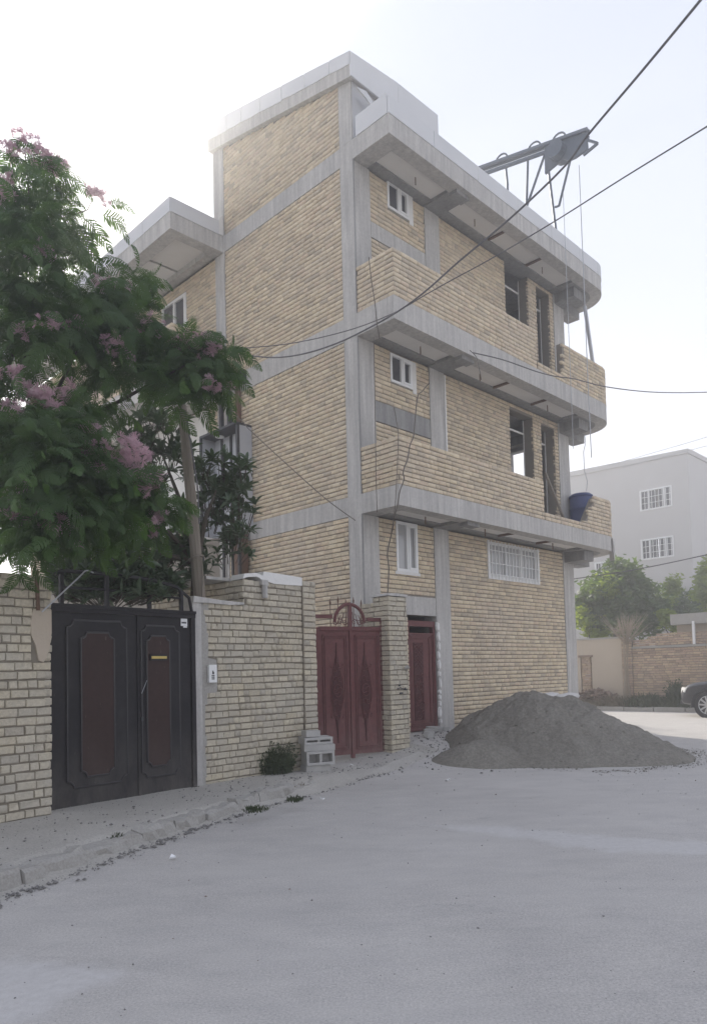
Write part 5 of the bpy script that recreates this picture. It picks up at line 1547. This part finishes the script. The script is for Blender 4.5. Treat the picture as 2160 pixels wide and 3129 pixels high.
for (u, v, d, ru, rv, n) in LB:
    if 380 < u < 720: d += 0.55
    cen = at(u, v + rv * 1.2, d)
    for i in range(n):
        q = rng.normal(0, 1, 3); q *= rng.random() ** 0.4 / np.linalg.norm(q)
        P = at(u + q[0] * ru, v + q[1] * rv, d + q[2] * 0.45)
        tw.tube([cen * 0.4 + P * 0.6 + (0, 0, -0.05), P], [0.008, 0.004], 4)
        yaw0 = rng.uniform(0, 6.28); k = rng.integers(6, 10)
        ax = rotx(rng.normal(0, 0.4)) @ roty(rng.normal(0, 0.4))
        for j in range(k):
            R3 = ax @ rotz(yaw0 + j * 2.4) @ roty(-rng.uniform(0.0, 0.9)) * rng.uniform(0.13, 0.22)
            ins.append((P + np.array([0, 0, 0.02 * j / k]), R3, float(np.linalg.norm(P - (0, 0, EYE)))))
rng.shuffle(ins)
scatter(LT, list(ins), LF_, LFM, 'leaf', 'leaves', MT['loquatleaf'], 280)
tw.build('twigs', MT['bark'], LT)['kind'] = 'stuff'
r0 = at(560, 2000, 9.8); r0[2] = 0
MB().tube([r0, r0 + (0.05, 0.1, 1.2), at(600, 1700, 9.8)], [0.09, 0.075, 0.05], 8).build('trunk', MT['bark'], LT)
for (u, v, d) in ((660, 1500, 9.95), (500, 1400, 9.6), (430, 1600, 9.4), (330, 1720, 9.1)):
    MB().tube([at(600, 1720, 9.8), (at(600, 1700, 9.8) + at(u, v, d)) / 2 + (0, 0, 0.1), at(u, v, d)], [0.045, 0.03, 0.012], 6).build('branch', MT['bark'], LT)

# ------------------------------------------------------------------ weeds
def weed_blades(n, R, H, seed, lean=0.5, wd=0.006):
    r = np.random.default_rng(seed)
    V, F = [], []
    for i in range(n):
        a = r.uniform(0, 6.28); q = R * r.random() ** 0.7
        p = np.array([q * math.cos(a), q * math.sin(a), 0])
        h = H * r.uniform(0.4, 1) * (1 - 0.4 * q / R)
        dr = np.array([math.cos(a), math.sin(a), 0]) * lean * r.uniform(0.1, 1) + r.normal(0, 0.15, 3) * (1, 1, 0)
        s = np.array([-math.sin(a + r.normal(0, 1)), math.cos(a), 0]); s /= np.linalg.norm(s)
        p1 = p + dr * h * 0.4 + (0, 0, h * 0.6); p2 = p + dr * h * 1.0 + (0, 0, h)
        o = len(V)
        V += [p - s * wd * 0.5, p + s * wd * 0.5, p1 + s * wd, p1 - s * wd, p2 + s * wd * 0.2, p2 - s * wd * 0.2]
        F += [(o, o + 1, o + 2, o + 3), (o + 3, o + 2, o + 4, o + 5)]
        for k in range(3):
            f = r.uniform(0.3, 1)
            b = p * (1 - f) + p2 * f
            d = r.normal(0, 1, 3); d /= np.linalg.norm(d); l = r.uniform(0.02, 0.05) * H / 0.4
            e = np.cross(d, r.normal(0, 1, 3)); e /= np.linalg.norm(e)
            o = len(V); V += [b, b + d * l * 0.5 + e * l * 0.22, b + d * l, b + d * l * 0.5 - e * l * 0.22]; F.append((o, o + 1, o + 2, o + 3))
    return np.array(V), np.array(F)
def weed(name, loc, n, R, H, mat, label, seed, cat='weed', group=None, **k):
    v, f = weed_blades(n, R, H, seed, **k)
    o = np_mesh(name, v, f, MT[mat])
    o.location = loc
    return tag(o, label, cat, group)
def onpave(u, v):
    for z in (0.12, 0.1):
        d = (u - 1080) / FPX * _R - (v - CYPX) / FPX * _U + _fw
        P = np.array([0, 0, EYE]) + d * ((z - EYE) / d[2])
    return (P[0], P[1], 0.10)
weed('weed_bush', onpave(830, 2370), 900, 0.27, 0.56, 'weed', 'leafy green weed bush at the foot of the grey brick wall', 401)
weed('weed_bush', onpave(905, 2340), 700, 0.19, 0.50, 'dryweed', 'dry brownish weed bush between the green bush and the block stack', 402)
for i, (u, v, n, R, H, lab) in enumerate(((268, 2470, 120, 0.08, 0.09, 'small dark weed tuft at the bottom of the black gate, left leaf'), (540, 2420, 90, 0.09, 0.06, 'low weed tuft at the bottom of the black gate, right leaf'), (400, 2460, 130, 0.15, 0.05, 'flat weed patch on the pavement before the black gate'), (650, 2400, 90, 0.1, 0.06, 'small weed tuft under the intercom wall'),
        (780, 2480, 150, 0.14, 0.08, 'grey green weed tuft growing at the kerb below the green bush'), (900, 2450, 90, 0.1, 0.09, 'weed tuft at the kerb below the block stack'), (880, 2400, 150, 0.22, 0.05, 'flat creeping weed on the pavement below the bushes'), (20, 2590, 90, 0.09, 0.07, 'dark weed tuft on the pavement at the left edge'), (345, 2560, 80, 0.1, 0.05, 'dry weed tuft on the middle of the pavement left of the broken kerb'), (980, 2320, 90, 0.12, 0.08, 'weed tuft under the maroon gate beside the blocks'))):
    weed('weed_tuft', onpave(u, v), n, R, H, 'weed' if i % 3 else 'dryweed', lab, 410 + i, group='weed tufts along the pavement')
# white scraps lying by the kerb
for i, (u, v, lab) in enumerate(((527, 2590, 'crumpled white paper scrap at the kerb before the black gate'), (985, 2447, 'white paper scrap at the far kerb below the block stack'), (1073, 2342, 'round white plastic scrap under the maroon gate'), (1370, 2367, 'flat white scrap on the road left of the sand heap'))):
    P = onpave(u, v); s = 0.02
    m = MB().extrude([(-s, -s, 0), (s * 1.3, -s * 0.7, 0.01), (s, s, 0), (-s * 0.8, s * 1.1, 0.015)], (0, 0, 0.012))
    o = m.build('paper_scrap', MT['paper']); o.location = (P[0], P[1], 0.02 if i == 3 else (0.012 if i == 0 else 0.11)); o.rotation_euler = (0.15, 0.1, i * 1.1)
    tag(o, lab, 'litter', 'white scraps along the kerb')

# ------------------------------------------------------------------ overhead cables
def pix(pts): return [at(u, v, d) for u, v, d in pts]
def smooth(pts, k=6):
    pts = np.array(pts); out = []
    n = len(pts)
    for i in range(n - 1):
        p0, p1, p2, p3 = pts[max(i - 1, 0)], pts[i], pts[i + 1], pts[min(i + 2, n - 1)]
        for j in range(k):
            t = j / k
            out.append(0.5 * ((2 * p1) + (-p0 + p2) * t + (2 * p0 - 5 * p1 + 4 * p2 - p3) * t * t + (-p0 + 3 * p1 - 3 * p2 + p3) * t ** 3))
    out.append(pts[-1])
    return out
def wire(name, pts, r, label, mat='cable', group='overhead cables'):
    P = pix(pts)
    if pts[0][0] > 2160:                     # runs on out of the picture, to a far pole
        P = [P[0] + (P[0] - P[1]) * k for k in (14, 6, 2)] + P
    if pts[-1][0] > 2160:
        P = P + [P[-1] + (P[-1] - P[-2]) * k for k in (2, 5, 9)]
    return tag(MB().tube(smooth(P), r, 6).build(name, MT[mat]), label, 'cable', group)
wire('overhead_cable', [(2260, -150, 6.5), (2139, 0, 7.0), (1960, 217, 8.0), (1797, 410, 9.0), (1723, 509, 9.4), (1560, 665, 10.2), (1400, 800, 11.0), (1300, 889, 11.5), (1220, 948, 12.0), (1130, 1000, 12.4), (1030, 1048, 12.8), (930, 1080, 13.2), (840, 1092, 13.8), (755, 1085, 14.4), (690, 1076, 14.9)], 0.0145, 'thick black overhead cable running from the top right corner across the building corner', 'cable')
wire('overhead_cable', [(2260, 322, 7.0), (2160, 385, 7.4), (1900, 545, 8.6), (1690, 678, 9.7), (1500, 790, 10.7), (1380, 855, 11.3), (1300, 900, 11.7), (1200, 957, 12.2), (1060, 1010, 12.8), (880, 1050, 13.6), (700, 1066, 14.8)], 0.0095, 'thinner black overhead cable entering the picture at the right edge and joining the thick one', 'cable')
wire('overhead_cable', [(1445, 1077, 13.6), (1537, 1099, 14.0), (1640, 1135, 14.5), (1700, 1150, 14.9), (1758, 1158, 15.2), (1855, 1182, 16), (2000, 1198, 17.5), (2160, 1198, 19), (2300, 1190, 20.5)], 0.012, 'dark cable from the middle slab edge crossing the empty sky to the right edge')
wire('overhead_cable', [(1700, 1777, 20), (1755, 1769, 20.0), (1940, 1741, 19), (2160, 1695, 18), (2250, 1672, 17.5)], 0.013, 'dark cable in front of the far house and the round tree')
wire('overhead_cable', [(1860, 1422, 24), (2000, 1382, 23), (2160, 1335, 22), (2260, 1300, 21)], 0.008, 'faint upper wire above the roof of the far house', 'greypanel')
wire('overhead_cable', [(1900, 1428, 24), (2160, 1362, 22), (2260, 1335, 21)], 0.008, 'faint lower wire at the roof corner of the far house', 'greypanel')
wire('loose_wire', [(1127, 785, 12.25), (1134, 850, 12.25), (1146, 930, 12.25), (1152, 990, 12.3), (1160, 1035, 12.5)], 0.008, 'thin wire hanging down the corner of the top balcony parapet', 'thincable', 'loose wires on the building corner')
wire('loose_wire', [(1311, 1170, 14.0), (1290, 1195, 13.6), (1276, 1212, 13.2), (1268, 1285, 12.7), (1264, 1330, 12.4), (1252, 1362, 12.2), (1246, 1400, 12.1), (1232, 1440, 12.0), (1234, 1465, 12.0), (1222, 1500, 12.0), (1214, 1545, 12.0), (1205, 1580, 12.1), (1196, 1630, 12.4), (1184, 1690, 12.5), (1188, 1740, 12.5), (1184, 1815, 12.4)], 0.010, 'wavy dark wire hanging from the middle window past the low parapet corner to the pillar', 'thincable', 'loose wires on the building corner')
wire('loose_wire', [(1204, 1245, 13.2), (1212, 1290, 12.8), (1217, 1330, 12.3), (1215, 1400, 12.2), (1210, 1500, 12.1), (1206, 1560, 12.1), (1200, 1620, 12.4)], 0.007, 'thin straight wire beside the wavy wire on the low parapet corner', 'thincable', 'loose wires on the building corner')
wire('loose_wire', [(1142, 1030, 12.5), (1145, 1200, 12.6), (1148, 1400, 12.5), (1150, 1500, 12.4), (1152, 1565, 12.5)], 0.007, 'plumb thin wire hanging beside the corner column down to the lowest slab', 'thincable', 'loose wires on the building corner')
wire('loose_wire', [(700, 1245, 15.2), (748, 1296, 14.9), (768, 1318, 14.6), (900, 1440, 13.9), (1000, 1528, 13.4), (1085, 1590, 12.9)], 0.009, 'thin wire running diagonally down the yard face from the lift cage', 'thincable', 'loose wires on the building corner')
wire('loose_wire', [(128, 1870, 7.25), (240, 1765, 7.6), (262, 1744, 7.7), (285, 1750, 7.8)], 0.008, 'thin pale wire looping over the left end of the black gate railing', 'greypanel', 'loose wires on the building corner')
wire('loose_wire', [(1436, 1070, 13.7), (1455, 1090, 13.4), (1463, 1120, 13.3), (1470, 1160, 13.3)], 0.007, 'short wire end hanging off the middle slab edge', 'thincable', 'loose wires on the building corner')

# ------------------------------------------------------------------ across the side street: wall, trees, house, car
FX = 16.0
def far(x, y, z=0): return loc2w(x, y, z)
# kerb and pavement there
fk = empty('far_kerb', (CX, CY, 0), A45); fk['kind'] = 'structure'
y_ = -6.0
while y_ < 9:
    MB().box(14.35, y_, -0.04, 14.50, y_ + 0.97, 0.13 + rng.normal(0, 0.006)).build('kerb_stone', MT['kerb'], fk); y_ += 1.0
fp_ = MB().box(14.5, -6, -0.04, 16.0, 9, 0.10).build('far_pavement', MT['dirt'], None); fp_.location = (CX, CY, 0); fp_.rotation_euler = (0, 0, A45); tag(fp_, kind='structure')
FWL = empty('boundary_wall', (CX, CY, 0), A45, 'long old brick boundary wall across the side street, partly mud plastered', 'wall')
fb = Bricks('worn', MT['farbrick'], 0.06)
def face_far(x): return lambda s, z: ((x, s, z), (0, -1, 0), (-1, 0, 0))
kw3 = dict(pitch=0.086, hj=0.016, vj=0.008, L=0.215, half=0.35, jitter=2.0, wob=0.01)
fb.wall(face_far(FX), -6.0, 2.35, 0.1, 2.10, **kw3)
fb.wall(face_far(FX + 0.06), -6.0, 2.35, 2.18, 2.60, top=lambda s: 2.44 if s > 1.9 else (2.52 if s > 1.55 else (2.60 if s > 0.9 else 2.60)), **kw3)
fb.wall(face_far(FX - 0.04), 2.36, 2.72, 0.1, 2.45, **kw3)
fb.wall(face_far(FX), 3.95, 4.3, 0.1, 1.9, **kw3)
MB().box(FX + 0.016, -6, 0, FX + 0.3, 2.36, 2.12).box(FX + 0.08, -6, 2.12, FX + 0.3, 1.55, 2.5).box(FX - 0.02, 2.36, 0, FX + 0.3, 2.73, 2.44).build('mortar_core', MT['mortar'], FWL)
MB().box(FX - 0.05, -6, 2.105, FX + 0.07, 2.34, 2.175).build('ledge', MT['kerb'], FWL)
m = MB().box(FX, 2.73, 0, FX + 0.3, 3.90, 2.50).box(FX, 3.90, 1.93, FX + 0.3, 4.35, 2.5).box(FX + 0.0, 4.35, 0, FX + 0.3, 9, 2.5)
m.build('mud_plaster', MT['mudplaster'], FWL)
MB().box(FX - 0.03, 2.73, 2.5, FX + 0.33, 9, 2.56).build('coping', MT['kerb'], FWL)
MB().box(FX - 0.02, 3.84, 1.86, FX + 0.02, 4.42, 1.94).build('lintel', MT['rubble'], FWL)
db = Bricks('worn', MT['farbrick'], 0.06)
db.wall(face_far(FX + 0.1), 3.9, 4.35, 0.1, 1.92, **kw3)
fb.items += db.items
MB().box(FX - 0.01, 0.18, 2.18, FX + 0.05, 0.26, 2.95).build('steel_post', MT['whitepaint'], FWL)
fb.build(FWL)
SH = empty('low_shed', (CX, CY, 0), A45, 'low brick shed with a thick concrete roof slab at the right edge', 'shed')
MB().box(FX + 0.35, -6, 0, FX + 3, 0.9, 2.86).build('wall', MT['mudplaster'], SH)
MB().box(FX + 0.02, -6, 2.86, FX + 3.2, 0.98, 3.22).build('roof_slab', MT['kerb'], SH)
MB().box(FX + 1.0, -0.9, 3.22, FX + 1.3, -0.62, 4.1).build('stub_column', MT['concrete'], SH)
# rubble, dead stems, weeds at the wall
def brush(name, P, n, R, H, mat, label, cat, seed, r_=0.008, up=1.0):
    q = np.random.default_rng(seed)
    m = MB()
    for i in range(n):
        a = q.uniform(0, 6.28); d = np.array([math.cos(a), math.sin(a), 0]) * q.uniform(0.1, 1) * R
        h = H * q.uniform(0.5, 1)
        m.tube([P, P + d * 0.5 + (0, 0, h * 0.5 * up), P + d + (0, 0, h) + q.normal(0, 0.05, 3)], [r_, r_ * 0.7, r_ * 0.3], 4)
        for k in range(2):
            e = P + d * 0.5 + (0, 0, h * 0.5 * up)
            m.tube([e, e + q.normal(0, 1, 3) * R * 0.3 + (0, 0, H * 0.25)], [r_ * 0.6, r_ * 0.25], 3)
    return tag(m.build(name, MT[mat]), label, cat)
P = np.array(far(FX - 0.25, 2.45, 0.1))
cl = empty('dead_creeper', (0, 0, 0), 0, 'dead leafless creeper climbing the far brick pier with a bushy top', 'creeper')
m = MB()
for i in range(5):
    q = rng.normal(0, 0.06, 2)
    m.tube([P + (q[0], q[1], 0), P + (q[0] * 0.5, q[1] * 0.5, 1.2), P + (0.05 * i - 0.1, 0.0, 2.3)], [0.028, 0.022, 0.014], 5)
m.build('stem', MT['drystem'], cl)
b2 = brush('twigs', P + np.array([0, 0, 2.15]), 46, 0.95, 1.15, 'drystem', None, None, 77, 0.013); b2.parent = cl
grit_r = lambda: (lambda y: far(FX - abs(rng.normal(0, 0.5)) - 0.1, y, 0.12 + max(0, 0.62 - abs(y - 3.6) * 0.35) * rng.random()))(rng.uniform(2.7, 4.9))
o = grit('rubble', 420, grit_r, 0.05, 0.17, MT['rubble'])
weed('weed_bush', far(15.5, 1.7, 0.1), 520, 0.75, 0.55, 'weed', 'dark green weeds along the foot of the far brick wall', 431, wd=0.02)
weed('weed_bush', far(15.4, 0.6, 0.1), 420, 0.70, 0.5, 'weed', 'weed clump beside the nose of the parked car', 432, wd=0.02)
weed('weed_bush', far(15.6, 0.75, 0.1), 260, 0.25, 1.05, 'weed', 'upright dark shoot beside the nose of the parked car', 435, wd=0.02, lean=0.15)
weed('weed_bush', far(15.2, 2.7, 0.1), 320, 0.55, 0.5, 'dryweed', 'dry straw coloured weeds at the foot of the dead creeper', 433, wd=0.016)
weed('weed_bush', far(14.9, 3.6, 0.1), 300, 0.7, 0.35, 'dryweed', 'dry grass on the rubble before the bricked up doorway', 434, wd=0.016)

def crown(name, blobs, n, ls, mat, label, cat='tree', seed=0, trunk=None, group=None):
    """a tree of leaf clumps: blobs (u, v, depth, ru, rv)"""
    q = np.random.default_rng(seed)
    r = empty(name, (0, 0, 0), 0, label, cat, group)
    V = []
    tot = sum(b[3] * b[4] for b in blobs)
    for (u, v, d, ru, rv) in blobs:
        k = int(n * ru * rv / tot)
        nc = max(6, k // 40)
        cs = q.normal(0, 1, (nc, 3)); cs *= (q.random((nc, 1)) ** 0.35) / np.linalg.norm(cs, axis=1, keepdims=True)
        for c in cs:
            C0 = at(u + c[0] * ru, v + c[1] * rv, d + c[2] * ru * d / FPX)
            m_ = int(40 * q.uniform(0.5, 1.4))
            p = C0 + q.normal(0, 1, (m_, 3)) * (0.16 * d / 26, 0.16 * d / 26, 0.12 * d / 26) * (ru / 60) ** 0.4
            a = q.normal(0, 1, (m_, 3)); a[:, 2] *= 0.5; a /= np.linalg.norm(a, axis=1, keepdims=True)
            b = np.cross(a, q.normal(0, 1, (m_, 3))); b /= np.linalg.norm(b, axis=1, keepdims=True)
            s = ls * q.uniform(0.6, 1.3, (m_, 1))
            V.append(np.stack([p - a * s, p - b * s * 0.45, p + a * s, p + b * s * 0.45], 1).reshape(-1, 3))
    V = np.concatenate(V)
    np_mesh('crown', V, np.arange(len(V)).reshape(-1, 4), MT[mat], r)['kind'] = 'stuff'
    if trunk:
        (u, v, d, rad) = trunk
        base = at(u, v, d); base[2] = 0
        t_ = at(u, v, d)
        m = MB().tube([base, (base + t_) / 2 + (0.05, 0, 0), t_], [rad, rad * 0.8, rad * 0.5], 7)
        m.build('trunk', MT['bark'], r)
        for (bu, bv, bd, ru, rv) in blobs[:5]:
            MB().tube([t_ * 0.6 + base * 0.4, at(bu, bv, bd)], [rad * 0.4, rad * 0.12], 5).build('branch', MT['bark'], r)
    return r
crown('round_tree', [(1870, 1830, 30, 100, 75), (1905, 1750, 30, 55, 45), (1800, 1860, 30, 50, 60), (1960, 1850, 30, 60, 70), (1880, 1910, 30, 110, 40), (1945, 1785, 30, 40, 30), (2010, 1880, 30, 40, 55)], 15000, 0.12, 'farleaf', 'dense round green tree behind the far boundary wall', 'tree', 501, (1880, 1920, 30, 0.16))
crown('bright_tree', [(1790, 1900, 29.2, 32, 40), (1850, 1790, 29, 35, 35), (1830, 1935, 29, 30, 18)], 1500, 0.10, 'sunlitleaf', 'sunlit yellow green foliage at the left side of the round tree', 'tree', 502, (1800, 1940, 29.2, 0.05))
crown('bright_tree', [(2060, 1790, 33, 26, 35), (2045, 1830, 33, 22, 25)], 1100, 0.10, 'sunlitleaf', 'thin sunlit tree top rising above the others behind the shed', 'tree', 503, (2052, 1900, 33, 0.06))
crown('bright_tree', [(2045, 1890, 27.5, 18, 30), (2030, 1878, 27.5, 12, 14), (2055, 1915, 27.5, 14, 16)], 800, 0.09, 'sunlitleaf', 'glowing lime green shoot beside the shed roof', 'tree', 504, (2048, 1930, 27.5, 0.03))
crown('grey_tree', [(2100, 1850, 36, 50, 45), (2050, 1870, 36, 45, 45), (2140, 1880, 35, 40, 45), (2000, 1870, 35, 30, 40)], 5000, 0.12, 'farleaf', 'greyish hazy trees filling the gap before the far house', 'tree', 505, (2080, 1920, 36, 0.1))
crown('grey_tree', [(2150, 1800, 31, 30, 60), (2165, 1730, 31, 22, 40), (2175, 1850, 31, 30, 40)], 2600, 0.11, 'sunlitleaf', 'pale leafy tree cut by the right edge of the picture', 'tree', 506, (2160, 1900, 31, 0.08))

# far house
FH = empty('rendered_house', (CX, CY, 0), A45, 'large plain grey rendered house with barred white windows in the hazy distance', 'house')
HXF = 28.0
HW = [(5.35, 9.50, 7.0, 10.58), (5.37, 6.95, 7.05, 8.02), (8.30, 6.15, 9.63, 7.15)]
m = MB()
wall_boxes(m, 4.5, 26.0, -0.1, 12.2, HW, lambda q, a, b, c, d: q.box(HXF, a, c, HXF + 0.3, b, d))
m.box(HXF + 0.3, 4.5, -0.1, HXF + 14, 4.8, 12.2).box(HXF + 0.3, 25.7, -0.1, HXF + 14, 26, 12.2)
m.build('wall', MT['farwallpaint'], FH)
MB().extrude([(HXF + 0.1, 4.6, 12.0), (HXF + 0.1, 26, 12.0), (HXF + 14, 26, 12.0), (HXF + 14, 4.6, 12.0)], (0, 0, 0.1)).build('roof', MT['farwallpaint'], FH)
MB().extrude([(HXF - 0.06, 4.44, 12.0), (HXF - 0.06, 26, 12.45), (HXF - 0.06, 26, 12.85), (HXF - 0.06, 4.44, 12.22)], (0.4, 0, 0)).build('parapet', MT['farwallpaint'], FH)
MB().box(HXF + 0.34, 4.44, 12.0, HXF + 14, 4.84, 12.24).build('parapet', MT['farwallpaint'], FH)
for (a, c, b, d) in HW:
    wd = b - a; h = d - c
    fr = window(FH, (HXF - 0.02, b, c), (0, -1, 0), (-1, 0, 0), wd, h, [(0.07, wd * 0.26, 0.07, h - 0.07, False), (wd * 0.30, wd * 0.52, 0.07, h - 0.07, False), (wd * 0.54, wd * 0.74, 0.07, h - 0.07, False), (wd * 0.78, wd - 0.07, 0.07, h - 0.07, False)], 0.075, [wd * 0.28, wd * 0.76], depth=0.12, glassmat='glass')
    for i in range(9):
        MB().bar((HXF - 0.06, b - 0.1 - i * (wd - 0.2) / 8, c + 0.03), (HXF - 0.06, b - 0.1 - i * (wd - 0.2) / 8, d - 0.03), 0.022, 0.022).build('bar', MT['whitepaint'], fr)
    for z in (c + h * 0.33, c + h * 0.62):
        MB().bar((HXF - 0.075, a + 0.04, z), (HXF - 0.075, b - 0.04, z), 0.026, 0.02).build('bar', MT['whitepaint'], fr)

# parked car: dark off-roader, only its front end is in the picture. local x forward, y to its left
def car():
    # nose points along local +y of the building frame; near side at local x = 12.1
    C0 = empty('parked_car', loc2w(13.05, -1.50, 0.0), A45 + math.pi / 2, 'black off-roader parked along the far kerb, only its front in view', 'car')
    # x forward, y left (left side faces the camera), front axle at x = 0
    st = [  # x, half width, z bottom, z belt, z top, half width at top
        (0.86, 0.60, 0.42, 0.66, 0.70, 0.52), (0.80, 0.78, 0.34, 0.74, 0.80, 0.68), (0.62, 0.88, 0.32, 0.86, 0.95, 0.76), (0.30, 0.92, 0.34, 0.93, 1.02, 0.78), (-0.2, 0.93, 0.36, 0.98, 1.06, 0.78),
        (-0.70, 0.93, 0.36, 1.02, 1.12, 0.76), (-1.30, 0.93, 0.36, 1.06, 1.56, 0.66), (-1.75, 0.93, 0.36, 1.08, 1.70, 0.63), (-2.8, 0.93, 0.36, 1.10, 1.74, 0.63), (-3.5, 0.91, 0.38, 1.10, 1.68, 0.62), (-3.75, 0.86, 0.42, 1.06, 1.2, 0.70)]
    V, F = [], []
    for (x, hw, zb, zm, zt, ht) in st:
        V += [(x, -hw + 0.05, zb), (x, -hw, zb + 0.12), (x, -hw, zm - 0.06), (x, -hw + 0.05, zm), (x, -ht, zt - 0.03), (x, -ht + 0.1, zt), (x, ht - 0.1, zt), (x, ht, zt - 0.03), (x, hw - 0.05, zm), (x, hw, zm - 0.06), (x, hw, zb + 0.12), (x, hw - 0.05, zb)]
    n = 12
    for i in range(len(st) - 1):
        for j in range(n):
            F.append((i * n + j, i * n + (j + 1) % n, (i + 1) * n + (j + 1) % n, (i + 1) * n + j))
    F += [tuple(range(n))[::-1], tuple((len(st) - 1) * n + j for j in range(n))]
    body = MB().add(V, F).build('body', MT['carpaint'], C0, False)
    bm = body.modifiers.new('soft', 'SUBSURF'); bm.levels = 2; bm.render_levels = 2
    body.data.polygons.foreach_set('use_smooth', [True] * len(body.data.polygons))
    for sx in (0.0, -2.65):
        for sy in (1, -1):
            w0 = empty('wheel', (sx, sy * 0.83, 0.355)); w0.parent = C0
            m = MB()
            prof = [(0.25, -0.11), (0.33, -0.11), (0.355, -0.08), (0.355, 0.08), (0.33, 0.11), (0.25, 0.11)]
            N = 28; vs = []; fs = []
            for (r_, yy) in prof:
                for k in range(N):
                    g_ = 2 * math.pi * k / N; vs.append((r_ * math.cos(g_), yy, r_ * math.sin(g_)))
            for i in range(len(prof)):
                i2 = (i + 1) % len(prof)
                for k in range(N):
                    fs.append((i * N + k, i * N + (k + 1) % N, i2 * N + (k + 1) % N, i2 * N + k))
            m.add(vs, fs).build('tyre', MT['rubber'], w0, True)
            m = MB()
            m.tube([(0, sy * 0.02, 0), (0, sy * 0.10, 0)], 0.055, 12)
            for k in range(10):
                g_ = 2 * math.pi * k / 10
                m.bar((0.04 * math.cos(g_), sy * 0.085, 0.04 * math.sin(g_)), (0.245 * math.cos(g_ + 0.06), sy * 0.095, 0.245 * math.sin(g_ + 0.06)), 0.03, 0.045)
            rim = m.build('rim', MT['alloy'], w0)
            mm = MB(); rg = [(0.255 * math.cos(a), sy * 0.10, 0.255 * math.sin(a)) for a in np.linspace(0, 2 * math.pi, 29)]
            mm.tube(rg, 0.014, 5).build('rim_lip', MT['alloy'], w0)
            MB().tube([(0, -sy * 0.02, 0), (0, sy * 0.01, 0)], 0.25, 20).build('brake_disc', MT['rubber'], w0)
    # wheel arches, lamps, grille, bumper strip
    for sy in (1, -1):
        MB().tube([(0.435 * math.cos(a), sy * 0.90, 0.355 + 0.435 * math.sin(a)) for a in np.linspace(-0.15, math.pi + 0.15, 16)], 0.05, 6).build('wheel_arch', MT['rubber'], C0)
        MB().tube([(0.41 * math.cos(a) * 0.0, sy * 0.72, 0.355), (0, sy * 0.905, 0.355)], 0.40, 20).build('arch_liner', MT['rubber'], C0)
        m = MB().extrude([(0.83, sy * 0.58, 0.66), (0.64, sy * 0.86, 0.70), (0.58, sy * 0.885, 0.82), (0.70, sy * 0.78, 0.84), (0.80, sy * 0.62, 0.80)], (0.03, 0, 0.02))
        m.build('headlight', MT['whitepaint'], C0)
    MB().box(0.80, -0.5, 0.50, 0.88, 0.5, 0.68).build('grille', MT['rubber'], C0)
    MB().box(0.78, -0.55, 0.36, 0.90, 0.55, 0.46).build('bumper', MT['carpaint'], C0)
    return C0
car()

# ------------------------------------------------------------------ haze: pale backlit air
hz_m = D.materials.new('haze_air')
hz_m.use_nodes = True
t = hz_m.node_tree
t.nodes.clear()
out = t.nodes.new('ShaderNodeOutputMaterial')
pv = t.nodes.new('ShaderNodeVolumePrincipled')
pv.inputs['Color'].default_value = (0.97, 0.98, 1.0, 1)
pv.inputs['Density'].default_value = 0.007
pv.inputs['Anisotropy'].default_value = 0.72
t.links.new(pv.outputs[0], out.inputs['Volume'])
hb = MB().box(-60, -12, -1.05, 75, 80, 19).build('haze', hz_m)
tag(hb, kind='stuff')
